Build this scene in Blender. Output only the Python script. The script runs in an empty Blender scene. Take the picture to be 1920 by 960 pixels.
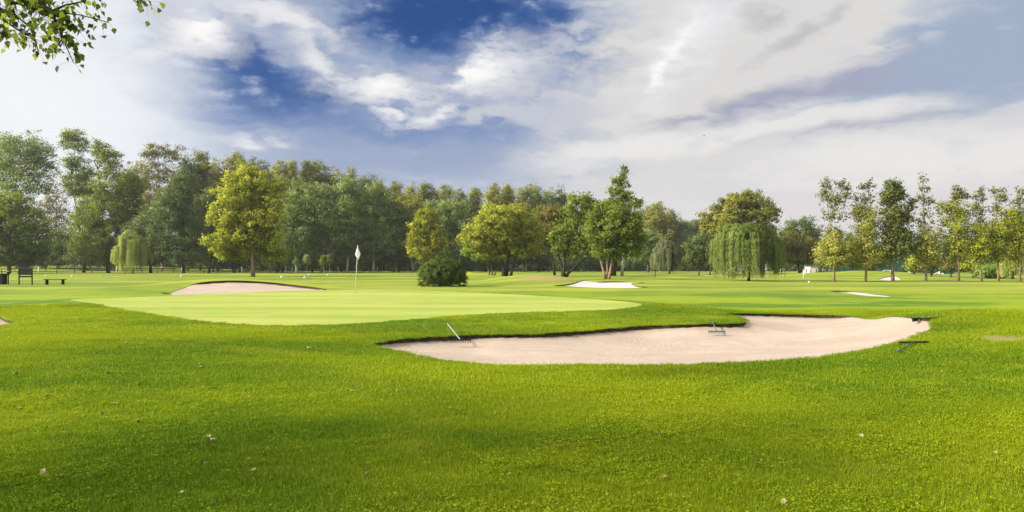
import bpy, math, random
import numpy as np
from mathutils import Vector, Matrix
from mathutils.geometry import delaunay_2d_cdt

R = math.radians
SC = bpy.context.scene
COL = SC.collection
rng = np.random.default_rng(7)
random.seed(7)

# ------------------------------------------------------------------ camera
F, CX, HY, CH = 1400.0, 960.0, 497.0, 1.6      # focal length and horizon of the 1920 px photograph, eye height in metres
cam_data = bpy.data.cameras.new('camera')
cam = bpy.data.objects.new('camera', cam_data)
COL.objects.link(cam)
cam.location = (0, 0, CH)
cam.rotation_euler = (R(90), 0, 0)
cam_data.sensor_width = 36.0
cam_data.lens = 36.0 * F / 1920.0
cam_data.shift_y = (HY - 480.0) / 1920.0
cam_data.clip_start = 0.05
cam_data.clip_end = 6000
SC.camera = cam

# ------------------------------------------------------------------ exposure, render settings
EXPOSURE = 1.0
SC.view_settings.view_transform = 'Standard'
SC.view_settings.look = 'None'
SC.view_settings.exposure = EXPOSURE
SC.view_settings.gamma = 1.0
SC.view_settings.use_curve_mapping = False
SC.render.engine = 'CYCLES'
SC.cycles.max_bounces = 5
SC.cycles.diffuse_bounces = 3
SC.cycles.glossy_bounces = 2
SC.cycles.transmission_bounces = 4
SC.cycles.transparent_max_bounces = 6
SC.cycles.caustics_reflective = False
SC.cycles.caustics_refractive = False
SC.cycles.sample_clamp_indirect = 6.0
SC.cycles.use_denoising = True
SC.cycles.denoiser = 'OPENIMAGEDENOISE'
SC.cycles.denoising_input_passes = 'RGB_ALBEDO_NORMAL'
SC.cycles.denoising_prefilter = 'ACCURATE'

HAZE = 0.00016
SC.cycles.volume_bounces = 0
SUN_EL, SUN_AZ = 28.0, -107.0      # degrees; azimuth from +Y (the view) towards +X: the sun is out of frame to the left, a little behind the camera
SUN_STRENGTH = 4.2

# ------------------------------------------------------------------ node helpers
def lin(r, g, b):
    f = lambda c: (c / 255 / 12.92) if c / 255 <= 0.04045 else ((c / 255 + 0.055) / 1.055) ** 2.4
    return (f(r), f(g), f(b))

class NT:
    """Small wrapper for writing node trees as expressions."""
    def __init__(self, nt): self.nt = nt
    def node(self, t, **kw):
        n = self.nt.nodes.new(t)
        for k, v in kw.items(): setattr(n, k, v)
        return n
    def put(self, sock, v):
        if v is None: return
        if isinstance(v, bpy.types.NodeSocket): self.nt.links.new(v, sock)
        elif isinstance(v, (tuple, list)) and sock.type == 'RGBA' and len(v) == 3: sock.default_value = (*v, 1)
        else: sock.default_value = v
    def math(self, op, a, b=None, c=None, clamp=False):
        n = self.node('ShaderNodeMath', operation=op, use_clamp=clamp)
        for i, v in enumerate((a, b, c)): self.put(n.inputs[i], v)
        return n.outputs[0]
    def vmath(self, op, a, b=None, s=None):
        n = self.node('ShaderNodeVectorMath', operation=op)
        self.put(n.inputs[0], a)
        if b is not None: self.put(n.inputs[1], b)
        if s is not None: self.put(n.inputs['Scale'], s)
        return n.outputs[1] if op in ('LENGTH', 'DOT_PRODUCT', 'DISTANCE') else n.outputs[0]
    def mix(self, f, a, b, blend='MIX'):
        n = self.node('ShaderNodeMix', data_type='RGBA', blend_type=blend)
        self.put(n.inputs[0], f); self.put(n.inputs[6], a); self.put(n.inputs[7], b)
        return n.outputs[2]
    def remap(self, v, a, b, c=0.0, d=1.0, smooth=True):
        n = self.node('ShaderNodeMapRange', interpolation_type='SMOOTHSTEP' if smooth else 'LINEAR')
        for i, x in enumerate((v, a, b, c, d)): self.put(n.inputs[i], x)
        return n.outputs[0]
    def mapping(self, v, loc=(0, 0, 0), rot=(0, 0, 0), sc=(1, 1, 1), kind='POINT'):
        n = self.node('ShaderNodeMapping', vector_type=kind)
        self.put(n.inputs[0], v)
        n.inputs[1].default_value = loc; n.inputs[2].default_value = rot; n.inputs[3].default_value = sc
        return n.outputs[0]
    def noise(self, v, scale=1.0, detail=4.0, rough=0.55, dist=0.0, color=False):
        n = self.node('ShaderNodeTexNoise')
        self.put(n.inputs['Vector'], v)
        n.inputs['Scale'].default_value = scale; n.inputs['Detail'].default_value = detail
        n.inputs['Roughness'].default_value = rough; n.inputs['Distortion'].default_value = dist
        return n.outputs['Color' if color else 'Fac']
    def sphere(self, v):
        n = self.node('ShaderNodeTexGradient', gradient_type='SPHERICAL')
        self.put(n.inputs[0], v)
        return n.outputs[1]
    def ramp(self, f, stops):
        n = self.node('ShaderNodeValToRGB')
        self.put(n.inputs[0], f)
        e = n.color_ramp.elements
        while len(e) < len(stops): e.new(0.5)
        for k, (p, c) in zip(e, stops): k.position = p; k.color = (*c, 1)
        return n.outputs[0]

# ------------------------------------------------------------------ world: Nishita sky with cloud layers laid out by azimuth and elevation
def sky_dir(px, py):
    az = math.atan2(px - CX, F)
    el = math.atan2((HY - py) * math.cos(az), F)
    return math.degrees(az), math.degrees(el)

def build_world():
    w = bpy.data.worlds.new('World'); SC.world = w; w.use_nodes = True
    w.node_tree.nodes.clear()
    t = NT(w.node_tree)
    out = t.node('ShaderNodeOutputWorld')
    bg = t.node('ShaderNodeBackground')
    STR = 0.1
    bg.inputs[1].default_value = STR
    t.nt.links.new(bg.outputs[0], out.inputs[0])
    k = 1.0 / STR / 2 ** EXPOSURE
    def c(r, g, b): x = lin(r, g, b); return tuple(v * k for v in x)
    nish = t.node('ShaderNodeTexSky', sky_type='NISHITA', sun_disc=False)
    nish.sun_elevation = R(SUN_EL); nish.sun_rotation = R(SUN_AZ)
    nish.air_density = 1.0; nish.dust_density = 1.0; nish.ozone_density = 1.5
    tc = t.node('ShaderNodeTexCoord')
    d = t.vmath('NORMALIZE', tc.outputs['Generated'])
    sep = t.node('ShaderNodeSeparateXYZ'); t.put(sep.inputs[0], d)
    az = t.math('MULTIPLY', t.math('ARCTAN2', sep.outputs[0], sep.outputs[1]), 57.29578)
    el = t.math('MULTIPLY', t.math('ARCSINE', sep.outputs[2]), 57.29578)
    cmb = t.node('ShaderNodeCombineXYZ'); t.put(cmb.inputs[0], az); t.put(cmb.inputs[1], el)
    P = cmb.outputs[0]
    # swirling distortion of the cloud field
    w1 = t.vmath('SUBTRACT', t.noise(t.mapping(P, sc=(0.13, 0.22, 1)), 1.0, 2, 0.45, color=True), (0.5, 0.5, 0.5))
    w2 = t.vmath('SUBTRACT', t.noise(t.mapping(P, loc=(7, 3, 0), sc=(0.36, 0.75, 1)), 1.0, 4, 0.55, color=True), (0.5, 0.5, 0.5))
    Q = t.vmath('ADD', P, t.vmath('ADD', t.vmath('SCALE', w1, s=2.6), t.vmath('SCALE', w2, s=2.6)))
    Qs = t.vmath('ADD', P, t.vmath('ADD', t.vmath('SCALE', w1, s=1.8), t.vmath('SCALE', w2, s=1.4)))
    # cloud texture: soft wisps drawn out along the wind, and rounder billows
    wisp = t.noise(t.mapping(Q, rot=(0, 0, R(-20)), sc=(0.11, 0.50, 1)), 1.0, 6, 0.52, 0.5)
    puff = t.noise(t.mapping(Q, loc=(3, 9, 0), sc=(0.20, 0.34, 1)), 1.0, 6, 0.54, 0.4)
    streak = t.noise(t.mapping(Qs, rot=(0, 0, R(-7)), sc=(0.06, 0.62, 1)), 1.0, 6, 0.55, 0.5)
    n_w = t.math('SUBTRACT', wisp, 0.5); n_p = t.math('SUBTRACT', puff, 0.5); n_s = t.math('SUBTRACT', streak, 0.5)
    # base: hazy gradient from the horizon up, whiter to the left where the sun is
    horizon = t.mix(t.remap(az, -34, 30), c(238, 240, 244), c(226, 221, 218))
    mid = t.mix(t.remap(az, -30, -14), c(230, 235, 242), c(152, 168, 198))
    mid = t.mix(t.remap(az, -4, 12), mid, c(214, 214, 217))
    base = t.mix(t.remap(t.math('ADD', el, t.math('MULTIPLY', n_s, 5.0)), 1.0, 8.5), horizon, mid)
    high = t.mix(t.remap(puff, 0.40, 0.60), nish.outputs[0], c(340, 338, 335))  # overhead clouds out of view, brightened to add soft fill light
    col = base
    def blob(px, py, rx, ry, ang=0.0):
        a, e = sky_dir(px, py)
        s = math.degrees(1 / F)
        return dict(loc=(a, e, 0), rot=(0, 0, R(-ang)), sc=(rx * s * 1.3, ry * s * 1.3, 1))
    def layer(col, colour, blobs, coord, lo=0.15, hi=0.75, noises=(), strength=1.0):
        acc = None
        for b in blobs:
            g = t.sphere(t.mapping(coord, kind='TEXTURE', **blob(*b)))
            acc = g if acc is None else t.math('MAXIMUM', acc, g)
        m = acc
        for n, a in noises:      # the texture only counts where the layer is
            m = t.math('MULTIPLY_ADD', n, a, m)
        m = t.math('MULTIPLY', t.remap(m, lo, hi), t.remap(acc, 0.0, 0.25))
        return t.mix(t.math('MULTIPLY', m, strength), col, colour)
    # open blue between the clouds
    col = layer(col, c(126, 149, 190), [(560, 175, 330, 95, 8), (800, 230, 330, 50, 0), (900, 90, 360, 150, 0), (1120, 110, 120, 80, 0)], Q, 0.05, 0.75, [(n_s, 0.7)])
    col = layer(col, c(72, 106, 164), [(480, 130, 200, 78, 20), (570, 165, 130, 36, 16)], Q, 0.12, 0.8, [(n_s, 0.6)])
    col = layer(col, c(52, 92, 154), [(850, 35, 260, 88, 2), (1010, 50, 110, 50, 0), (480, 120, 120, 34, 22), (640, 128, 40, 30, 0)], Q, 0.12, 0.75, [(n_w, 0.6)])
    col = layer(col, c(34, 76, 138), [(830, 12, 200, 60, 0)], Q, 0.12, 0.7, [(n_w, 0.5)])
    col = layer(col, c(104, 132, 180), [(1110, 95, 95, 50, -15)], Q, 0.1, 0.7, [(n_w, 0.9)])
    # thin veils, grey and lavender, on the right
    col = layer(col, c(219, 218, 217), [(1330, 130, 330, 210, -25), (1520, 60, 300, 150, -15)], Q, 0.05, 0.6, [(n_w, 0.7), (n_p, 0.4)])
    col = layer(col, c(176, 176, 180), [(1480, 70, 130, 26, -25), (1330, 205, 150, 22, -6), (1420, 20, 60, 30, 0)], Q, 0.1, 0.8, [(n_w, 1.0)], 0.6)
    col = layer(col, c(164, 168, 190), [(1710, 150, 300, 70, -12), (1440, 205, 250, 28, -4)], Qs, 0.1, 0.6, [(n_s, 0.9)])
    col = layer(col, c(160, 176, 199), [(1870, 60, 200, 110, -20), (1640, 190, 170, 16, -2), (1860, 160, 120, 30, -4)], Qs, 0.1, 0.65, [(n_s, 0.9)])
    col = layer(col, c(234, 232, 230), [(1250, 262, 330, 34, -8), (1500, 230, 300, 22, -5), (1780, 300, 380, 60, 0)], Qs, 0.1, 0.7, [(n_s, 0.9)], 0.9)
    # grey bodies and bright caps of the clouds
    col = layer(col, c(196, 200, 212), [(540, 55, 210, 50, 22), (620, 95, 120, 70, 42), (720, 150, 150, 46, 10), (810, 165, 260, 66, 6), (940, 150, 180, 74, -10), (340, 60, 140, 90, -38), (960, 215, 240, 26, -4)], Q, 0.05, 0.85, [(n_w, 1.3), (n_p, 0.4), (n_s, 0.4)])
    col = layer(col, c(232, 232, 236), [(368, 45, 90, 62, -48), (300, 108, 90, 20, -18), (520, 30, 170, 30, 12), (600, 100, 105, 26, 44), (722, 160, 115, 40, 10), (910, 135, 110, 42, -16), (825, 208, 105, 15, -16), (1300, 75, 200, 75, -48), (1240, 175, 70, 30, -20), (490, 262, 70, 22, 4), (740, 215, 60, 12, 20)], Q, 0.10, 1.0, [(n_w, 1.35), (n_p, 0.4), (n_s, 0.4)])
    col = layer(col, c(252, 251, 249), [(375, 42, 50, 34, -50), (735, 163, 62, 22, 8), (885, 130, 60, 24, -15), (1262, 100, 100, 24, -50)], Q, 0.12, 0.95, [(n_w, 0.9), (n_p, 0.3)])
    # glow of the veiled sun at the left
    col = layer(col, c(243, 245, 248), [(20, 190, 300, 250, 0)], Qs, 0.1, 0.9, [(n_s, 0.2)], 0.95)
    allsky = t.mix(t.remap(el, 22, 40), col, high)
    below = t.mix(t.remap(el, -3, 0), c(90, 100, 60), allsky)
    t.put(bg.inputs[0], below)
build_world()

sun_data = bpy.data.lights.new('sun', 'SUN')
sun_data.energy = SUN_STRENGTH
sun_data.angle = R(6.0)
sun_data.color = (1.0, 0.92, 0.78)
sun = bpy.data.objects.new('sun', sun_data); COL.objects.link(sun)
_sd = Vector((math.sin(R(SUN_AZ)) * math.cos(R(SUN_EL)), math.cos(R(SUN_AZ)) * math.cos(R(SUN_EL)), math.sin(R(SUN_EL))))
sun.rotation_euler = _sd.to_track_quat('Z', 'Y').to_euler()
sun.location = _sd * 100

# ------------------------------------------------------------------ object helpers
def tag(o, label=None, cat=None, group=None, kind=None):
    if label: o['label'] = label
    if cat: o['category'] = cat
    if group: o['group'] = group
    if kind: o['kind'] = kind
    return o

def empty(name, loc, label=None, cat=None, group=None, rz=0.0):
    o = bpy.data.objects.new(name, None); COL.objects.link(o)
    o.location = loc; o.rotation_euler = (0, 0, rz); o.empty_display_size = 0.3
    return tag(o, label, cat, group)

def link_mesh(name, me, mat, parent=None):
    o = bpy.data.objects.new(name, me); COL.objects.link(o)
    if mat is not None:
        for m in (mat if isinstance(mat, (list, tuple)) else [mat]): me.materials.append(m)
    if parent is not None: o.parent = parent
    return o

def np_mesh(name, verts, faces, smooth=False):
    """verts (N,3), faces (M,k) with constant k."""
    me = bpy.data.meshes.new(name)
    verts = np.asarray(verts, dtype=np.float32); faces = np.asarray(faces, dtype=np.int32)
    M, k = faces.shape
    me.vertices.add(len(verts)); me.vertices.foreach_set('co', verts.ravel())
    me.loops.add(M * k); me.loops.foreach_set('vertex_index', faces.ravel())
    me.polygons.add(M)
    me.polygons.foreach_set('loop_start', np.arange(0, M * k, k, dtype=np.int32))
    if smooth: me.polygons.foreach_set('use_smooth', np.ones(M, dtype=bool))
    me.update(calc_edges=True)
    return me

class MB:
    """Collects boxes, tubes and blobs into one mesh."""
    def __init__(self): self.v = []; self.f = []
    def add(self, vs, fs):
        b = len(self.v); self.v += [tuple(x) for x in vs]; self.f += [tuple(i + b for i in q) for q in fs]
    def box(self, c, s, rz=0.0, bev=0.0, M=None):
        hx, hy, hz = s[0] / 2, s[1] / 2, s[2] / 2
        b = min(bev, hx * .9, hy * .9, hz * .9)
        if b <= 0:
            vs = [Vector((x, y, z)) for z in (-hz, hz) for y in (-hy, hy) for x in (-hx, hx)]
            fs = [(0, 2, 3, 1), (4, 5, 7, 6), (0, 1, 5, 4), (2, 6, 7, 3), (0, 4, 6, 2), (1, 3, 7, 5)]
        else:   # chamfered along z edges and top
            ring = [(-hx + b, -hy), (hx - b, -hy), (hx, -hy + b), (hx, hy - b), (hx - b, hy), (-hx + b, hy), (-hx, hy - b), (-hx, -hy + b)]
            vs = []
            for z, k in ((-hz, 0), (-hz + b, 1), (hz - b, 1), (hz, 0)):
                for x, y in ring:
                    q = 1 if k else 1 - b / max(hx, hy)
                    vs.append(Vector((x * q, y * q, z)))
            fs = [tuple(range(7, -1, -1)), tuple(range(24, 32))]
            for l in range(3):
                for i in range(8): fs.append((l * 8 + i, l * 8 + (i + 1) % 8, (l + 1) * 8 + (i + 1) % 8, (l + 1) * 8 + i))
        mt = Matrix.Translation(c) @ Matrix.Rotation(rz, 4, 'Z')
        if M is not None: mt = mt @ M
        self.add([mt @ v for v in vs], fs)
        return self
    def tube(self, pts, rad, n=7, cap=True):
        pts = [Vector(p) for p in pts]
        if not isinstance(rad, (list, tuple)): rad = [rad] * len(pts)
        vs = []; prev = None
        for i, p in enumerate(pts):
            d = (pts[min(i + 1, len(pts) - 1)] - pts[max(i - 1, 0)])
            if d.length < 1e-9: d = Vector((0, 0, 1))
            d.normalize()
            if prev is None: a = d.orthogonal().normalized()
            else:
                a = prev - d * prev.dot(d)
                a = a.normalized() if a.length > 1e-6 else d.orthogonal().normalized()
            prev = a; b = d.cross(a)
            for k in range(n):
                t = 2 * math.pi * k / n
                vs.append(p + (a * math.cos(t) + b * math.sin(t)) * rad[i])
        fs = []
        for i in range(len(pts) - 1):
            for k in range(n): fs.append((i * n + k, i * n + (k + 1) % n, (i + 1) * n + (k + 1) % n, (i + 1) * n + k))
        if cap:
            fs.append(tuple(range(n - 1, -1, -1))); m = (len(pts) - 1) * n
            fs.append(tuple(range(m, m + n)))
        self.add(vs, fs); return self
    def ball(self, c, r, nu=12, nv=8):
        r = r if isinstance(r, (tuple, list)) else (r, r, r)
        vs = [Vector((c[0], c[1], c[2] - r[2]))]
        for j in range(1, nv):
            ph = -math.pi / 2 + math.pi * j / nv
            for i in range(nu):
                th = 2 * math.pi * i / nu
                vs.append(Vector((c[0] + r[0] * math.cos(ph) * math.cos(th), c[1] + r[1] * math.cos(ph) * math.sin(th), c[2] + r[2] * math.sin(ph))))
        vs.append(Vector((c[0], c[1], c[2] + r[2])))
        fs = [(0, 1 + (i + 1) % nu, 1 + i) for i in range(nu)]
        for j in range(nv - 2):
            for i in range(nu): fs.append((1 + j * nu + i, 1 + j * nu + (i + 1) % nu, 1 + (j + 1) * nu + (i + 1) % nu, 1 + (j + 1) * nu + i))
        L = len(vs) - 1; o = 1 + (nv - 2) * nu
        fs += [(L, o + i, o + (i + 1) % nu) for i in range(nu)]
        self.add(vs, fs); return self
    def build(self, name, mat, parent=None, smooth=False):
        me = bpy.data.meshes.new(name)
        me.from_pydata(self.v, [], self.f); me.update()
        if smooth: me.polygons.foreach_set('use_smooth', np.ones(len(me.polygons), dtype=bool))
        return link_mesh(name, me, mat, parent)

# ------------------------------------------------------------------ materials
def material(name):
    m = bpy.data.materials.new(name); m.use_nodes = True
    m.node_tree.nodes.clear()
    t = NT(m.node_tree); out = t.node('ShaderNodeOutputMaterial')
    return m, t, out

def simple(name, col, rough=0.6, var=0.15, scale=8.0, metal=0.0, bump=0.0, stretch=(1, 1, 1)):
    m, t, out = material(name)
    p = t.node('ShaderNodeBsdfPrincipled')
    tc = t.node('ShaderNodeTexCoord')
    n = t.noise(t.mapping(tc.outputs['Object'], sc=stretch), scale, 5, 0.6)
    a = tuple(c * (1 - var) for c in col); b = tuple(min(1, c * (1 + var)) for c in col)
    t.put(p.inputs['Base Color'], t.mix(t.remap(n, 0.3, 0.7), a, b))
    p.inputs['Roughness'].default_value = rough; p.inputs['Metallic'].default_value = metal; p.inputs['Specular IOR Level'].default_value = 0.2
    if bump:
        bn = t.node('ShaderNodeBump'); bn.inputs['Strength'].default_value = bump; bn.inputs['Distance'].default_value = 0.02
        t.put(bn.inputs['Height'], n); t.put(p.inputs['Normal'], bn.outputs[0])
    t.nt.links.new(p.outputs[0], out.inputs[0])
    return m

def leafmat(name, stops, transl=0.42, gloss=0.015):
    """Leaf material: colour from the leaf's own tint attribute, light passing through."""
    m, t, out = material(name)
    at = t.node('ShaderNodeAttribute', attribute_name='tint')
    col = t.ramp(at.outputs['Fac'], stops)
    df = t.node('ShaderNodeBsdfDiffuse'); tr = t.node('ShaderNodeBsdfTranslucent'); gl = t.node('ShaderNodeBsdfGlossy')
    gl.inputs['Roughness'].default_value = 0.45
    t.put(df.inputs[0], col)
    on = t.node('ShaderNodeAttribute', attribute_name='clump')      # leaves of a clump turn the same way to the light
    gn = t.node('ShaderNodeNewGeometry')
    t.put(df.inputs['Normal'], t.vmath('NORMALIZE', t.vmath('ADD', t.vmath('SCALE', on.outputs['Vector'], s=1.0), t.vmath('SCALE', gn.outputs['Normal'], s=0.55))))
    t.put(tr.inputs[0], t.mix(1.0, col, (1.0, 1.0, 0.55), 'MULTIPLY'))
    m1 = t.node('ShaderNodeMixShader'); m1.inputs[0].default_value = transl
    t.nt.links.new(df.outputs[0], m1.inputs[1]); t.nt.links.new(tr.outputs[0], m1.inputs[2])
    m2 = t.node('ShaderNodeMixShader'); m2.inputs[0].default_value = gloss
    t.nt.links.new(m1.outputs[0], m2.inputs[1]); t.nt.links.new(gl.outputs[0], m2.inputs[2])
    t.nt.links.new(m2.outputs[0], out.inputs[0])
    return m

def stops3(a, b, c): return [(0.0, a), (0.5, b), (1.0, c)]
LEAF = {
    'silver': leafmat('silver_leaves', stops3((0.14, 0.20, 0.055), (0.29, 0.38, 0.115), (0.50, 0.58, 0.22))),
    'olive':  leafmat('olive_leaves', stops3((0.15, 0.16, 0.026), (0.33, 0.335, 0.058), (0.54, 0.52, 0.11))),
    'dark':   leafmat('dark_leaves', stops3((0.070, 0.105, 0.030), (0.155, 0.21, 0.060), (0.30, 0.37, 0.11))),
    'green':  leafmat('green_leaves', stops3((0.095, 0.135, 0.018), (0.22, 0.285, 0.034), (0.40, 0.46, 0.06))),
    'bright': leafmat('bright_leaves', stops3((0.10, 0.19, 0.025), (0.24, 0.36, 0.045), (0.42, 0.54, 0.09))),
    'rowolive': leafmat('row_olive_leaves', stops3((0.24, 0.255, 0.05), (0.47, 0.475, 0.10), (0.66, 0.63, 0.17))),
    'yellow': leafmat('yellow_leaves', stops3((0.20, 0.235, 0.022), (0.43, 0.46, 0.055), (0.66, 0.65, 0.11))),
    'gold':   leafmat('gold_leaves', stops3((0.15, 0.19, 0.018), (0.30, 0.34, 0.028), (0.72, 0.62, 0.03))),
    'brown':  leafmat('brown_olive_leaves', stops3((0.12, 0.115, 0.03), (0.235, 0.215, 0.05), (0.38, 0.34, 0.08))),
    'willow': leafmat('willow_leaves', stops3((0.08, 0.12, 0.026), (0.22, 0.285, 0.065), (0.42, 0.48, 0.14))),
    'palewillow': leafmat('pale_willow_leaves', stops3((0.22, 0.28, 0.05), (0.44, 0.51, 0.12), (0.60, 0.65, 0.22))),
    'greywillow': leafmat('grey_willow_leaves', stops3((0.10, 0.12, 0.05), (0.22, 0.245, 0.11), (0.33, 0.36, 0.18))),
    'shrub':  leafmat('shrub_leaves', stops3((0.042, 0.07, 0.016), (0.108, 0.16, 0.030), (0.25, 0.33, 0.06))),
    'poplar': leafmat('poplar_leaves', stops3((0.085, 0.110, 0.022), (0.20, 0.24, 0.050), (0.36, 0.38, 0.09))),
}
BARK = {
    'brown': simple('brown_bark', (0.13, 0.09, 0.065), 0.9, 0.35, 14, bump=0.5, stretch=(1, 1, .25)),
    'dark':  simple('dark_bark', (0.04, 0.032, 0.025), 0.9, 0.35, 14, bump=0.5, stretch=(1, 1, .25)),
    'pink':  simple('tan_bark', (0.30, 0.20, 0.14), 0.85, 0.3, 12, bump=0.4, stretch=(1, 1, .25)),
    'pale':  simple('pale_bark', (0.46, 0.41, 0.34), 0.8, 0.35, 10, bump=0.3, stretch=(1, 1, .4)),
}

def lawn_colour(t, pos):
    """Grass colour that wanders over the course; shared by ground and blades."""
    p = pos
    big = t.noise(t.mapping(p, sc=(0.10, 0.16, 0)), 1.0, 4, 0.55)
    mid = t.noise(t.mapping(p, loc=(3, 1, 0), sc=(0.45, 0.8, 0)), 1.0, 5, 0.6, 0.3)
    fine = t.noise(t.mapping(p, loc=(9, 4, 0), sc=(3.0, 3.6, 0)), 1.0, 5, 0.65)
    c = t.mix(t.remap(big, 0.41, 0.58), (0.112, 0.230, 0.003), (0.350, 0.440, 0.004))
    c = t.mix(t.math('MULTIPLY', t.remap(mid, 0.5, 0.72), 0.6), c, (0.42, 0.46, 0.02))
    c = t.mix(t.math('MULTIPLY', t.remap(mid, 0.46, 0.28), 0.6), c, (0.085, 0.19, 0.003))
    c = t.mix(t.math('MULTIPLY', t.remap(fine, 0.52, 0.75), 0.4), c, (0.40, 0.48, 0.012))
    return c, fine

def ground_material():
    m, t, out = material('lawn')
    g = t.node('ShaderNodeNewGeometry')
    pos = g.outputs['Position']
    c, fine = lawn_colour(t, pos)
    c = t.mix(1.0, c, (0.62, 0.66, 1.0), 'MULTIPLY')      # darkened evenly, standing in for the shade blades cast on each other
    sep = t.node('ShaderNodeSeparateXYZ'); t.put(sep.inputs[0], pos)
    # the mown course beyond the green is paler and yellower, with faint mowing lines
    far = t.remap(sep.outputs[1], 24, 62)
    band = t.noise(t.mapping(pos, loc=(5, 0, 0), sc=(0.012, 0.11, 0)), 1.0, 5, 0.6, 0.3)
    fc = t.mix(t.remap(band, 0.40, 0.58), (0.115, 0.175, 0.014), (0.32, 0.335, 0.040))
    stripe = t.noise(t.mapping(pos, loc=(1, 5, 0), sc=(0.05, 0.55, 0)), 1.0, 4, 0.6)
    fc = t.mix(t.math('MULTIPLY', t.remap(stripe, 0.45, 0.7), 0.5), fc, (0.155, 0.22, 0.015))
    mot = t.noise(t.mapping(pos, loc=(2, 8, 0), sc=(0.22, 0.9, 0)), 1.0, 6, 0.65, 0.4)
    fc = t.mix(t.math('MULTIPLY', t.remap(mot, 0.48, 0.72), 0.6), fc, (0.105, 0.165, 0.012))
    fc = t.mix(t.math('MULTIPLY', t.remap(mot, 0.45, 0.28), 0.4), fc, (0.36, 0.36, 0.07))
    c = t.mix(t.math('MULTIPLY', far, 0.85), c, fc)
    speck = t.noise(t.mapping(pos, sc=(22, 26, 0)), 1.0, 4, 0.7)
    c = t.mix(t.math('MULTIPLY', t.remap(speck, 0.55, 0.35), t.remap(sep.outputs[1], 10, 34, 0.5, 0.12)), c, (0.06, 0.10, 0.006))
    # worn tan patch on the bank and the mound
    for (x, y, rx, ry, s) in WORN:
        d = t.sphere(t.mapping(pos, loc=(x, y, 0), sc=(rx, ry, 1000), kind='TEXTURE'))
        k = t.remap(t.math('ADD', d, t.math('MULTIPLY', t.math('SUBTRACT', t.noise(t.mapping(pos, sc=(2, 2, 2)), 1, 5, 0.65), 0.5), 1.0)), 0.2, 0.75)
        c = t.mix(t.math('MULTIPLY', t.math('MULTIPLY', k, t.remap(d, 0.0, 0.15)), s), c, (0.27, 0.21, 0.08))
    p = t.node('ShaderNodeBsdfPrincipled'); t.put(p.inputs['Base Color'], c)
    p.inputs['Roughness'].default_value = 0.9; p.inputs['Specular IOR Level'].default_value = 0.15
    b = t.node('ShaderNodeBump'); b.inputs['Distance'].default_value = 0.05; t.put(b.inputs['Strength'], t.remap(sep.outputs[1], 12, 40, 0.7, 0.10))
    t.put(b.inputs['Height'], t.math('ADD', speck, t.math('MULTIPLY', fine, 1.5)))
    t.put(p.inputs['Normal'], b.outputs[0])
    t.nt.links.new(p.outputs[0], out.inputs[0])
    return m

def green_material():
    m, t, out = material('putting_turf')
    g = t.node('ShaderNodeNewGeometry'); pos = g.outputs['Position']
    band = t.noise(t.mapping(pos, rot=(0, 0, R(12)), sc=(0.06, 0.35, 0)), 1.0, 4, 0.55)
    mot = t.noise(t.mapping(pos, sc=(0.5, 0.9, 0)), 1.0, 5, 0.6)
    c = t.mix(t.remap(band, 0.38, 0.62), (0.245, 0.315, 0.045), (0.345, 0.375, 0.080))
    c = t.mix(t.math('MULTIPLY', t.remap(mot, 0.5, 0.75), 0.4), c, (0.42, 0.44, 0.135))
    sp = t.noise(t.mapping(pos, sc=(30, 30, 0)), 1.0, 3, 0.7)
    c = t.mix(t.math('MULTIPLY', t.remap(sp, 0.5, 0.3), 0.3), c, (0.16, 0.25, 0.03))
    vor = t.node('ShaderNodeTexVoronoi'); vor.inputs['Scale'].default_value = 0.55; t.put(vor.inputs['Vector'], t.mapping(pos, sc=(1, 1, 0)))
    c = t.mix(t.math('MULTIPLY', t.remap(vor.outputs['Distance'], 0.045, 0.02), 0.6), c, (0.12, 0.16, 0.02))
    p = t.node('ShaderNodeBsdfPrincipled'); t.put(p.inputs['Base Color'], c)
    p.inputs['Roughness'].default_value = 0.9; p.inputs['Specular IOR Level'].default_value = 0.12
    b = t.node('ShaderNodeBump'); b.inputs['Strength'].default_value = 0.3; b.inputs['Distance'].default_value = 0.02
    t.put(b.inputs['Height'], t.math('ADD', sp, mot)); t.put(p.inputs['Normal'], b.outputs[0])
    t.nt.links.new(p.outputs[0], out.inputs[0])
    return m

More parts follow.
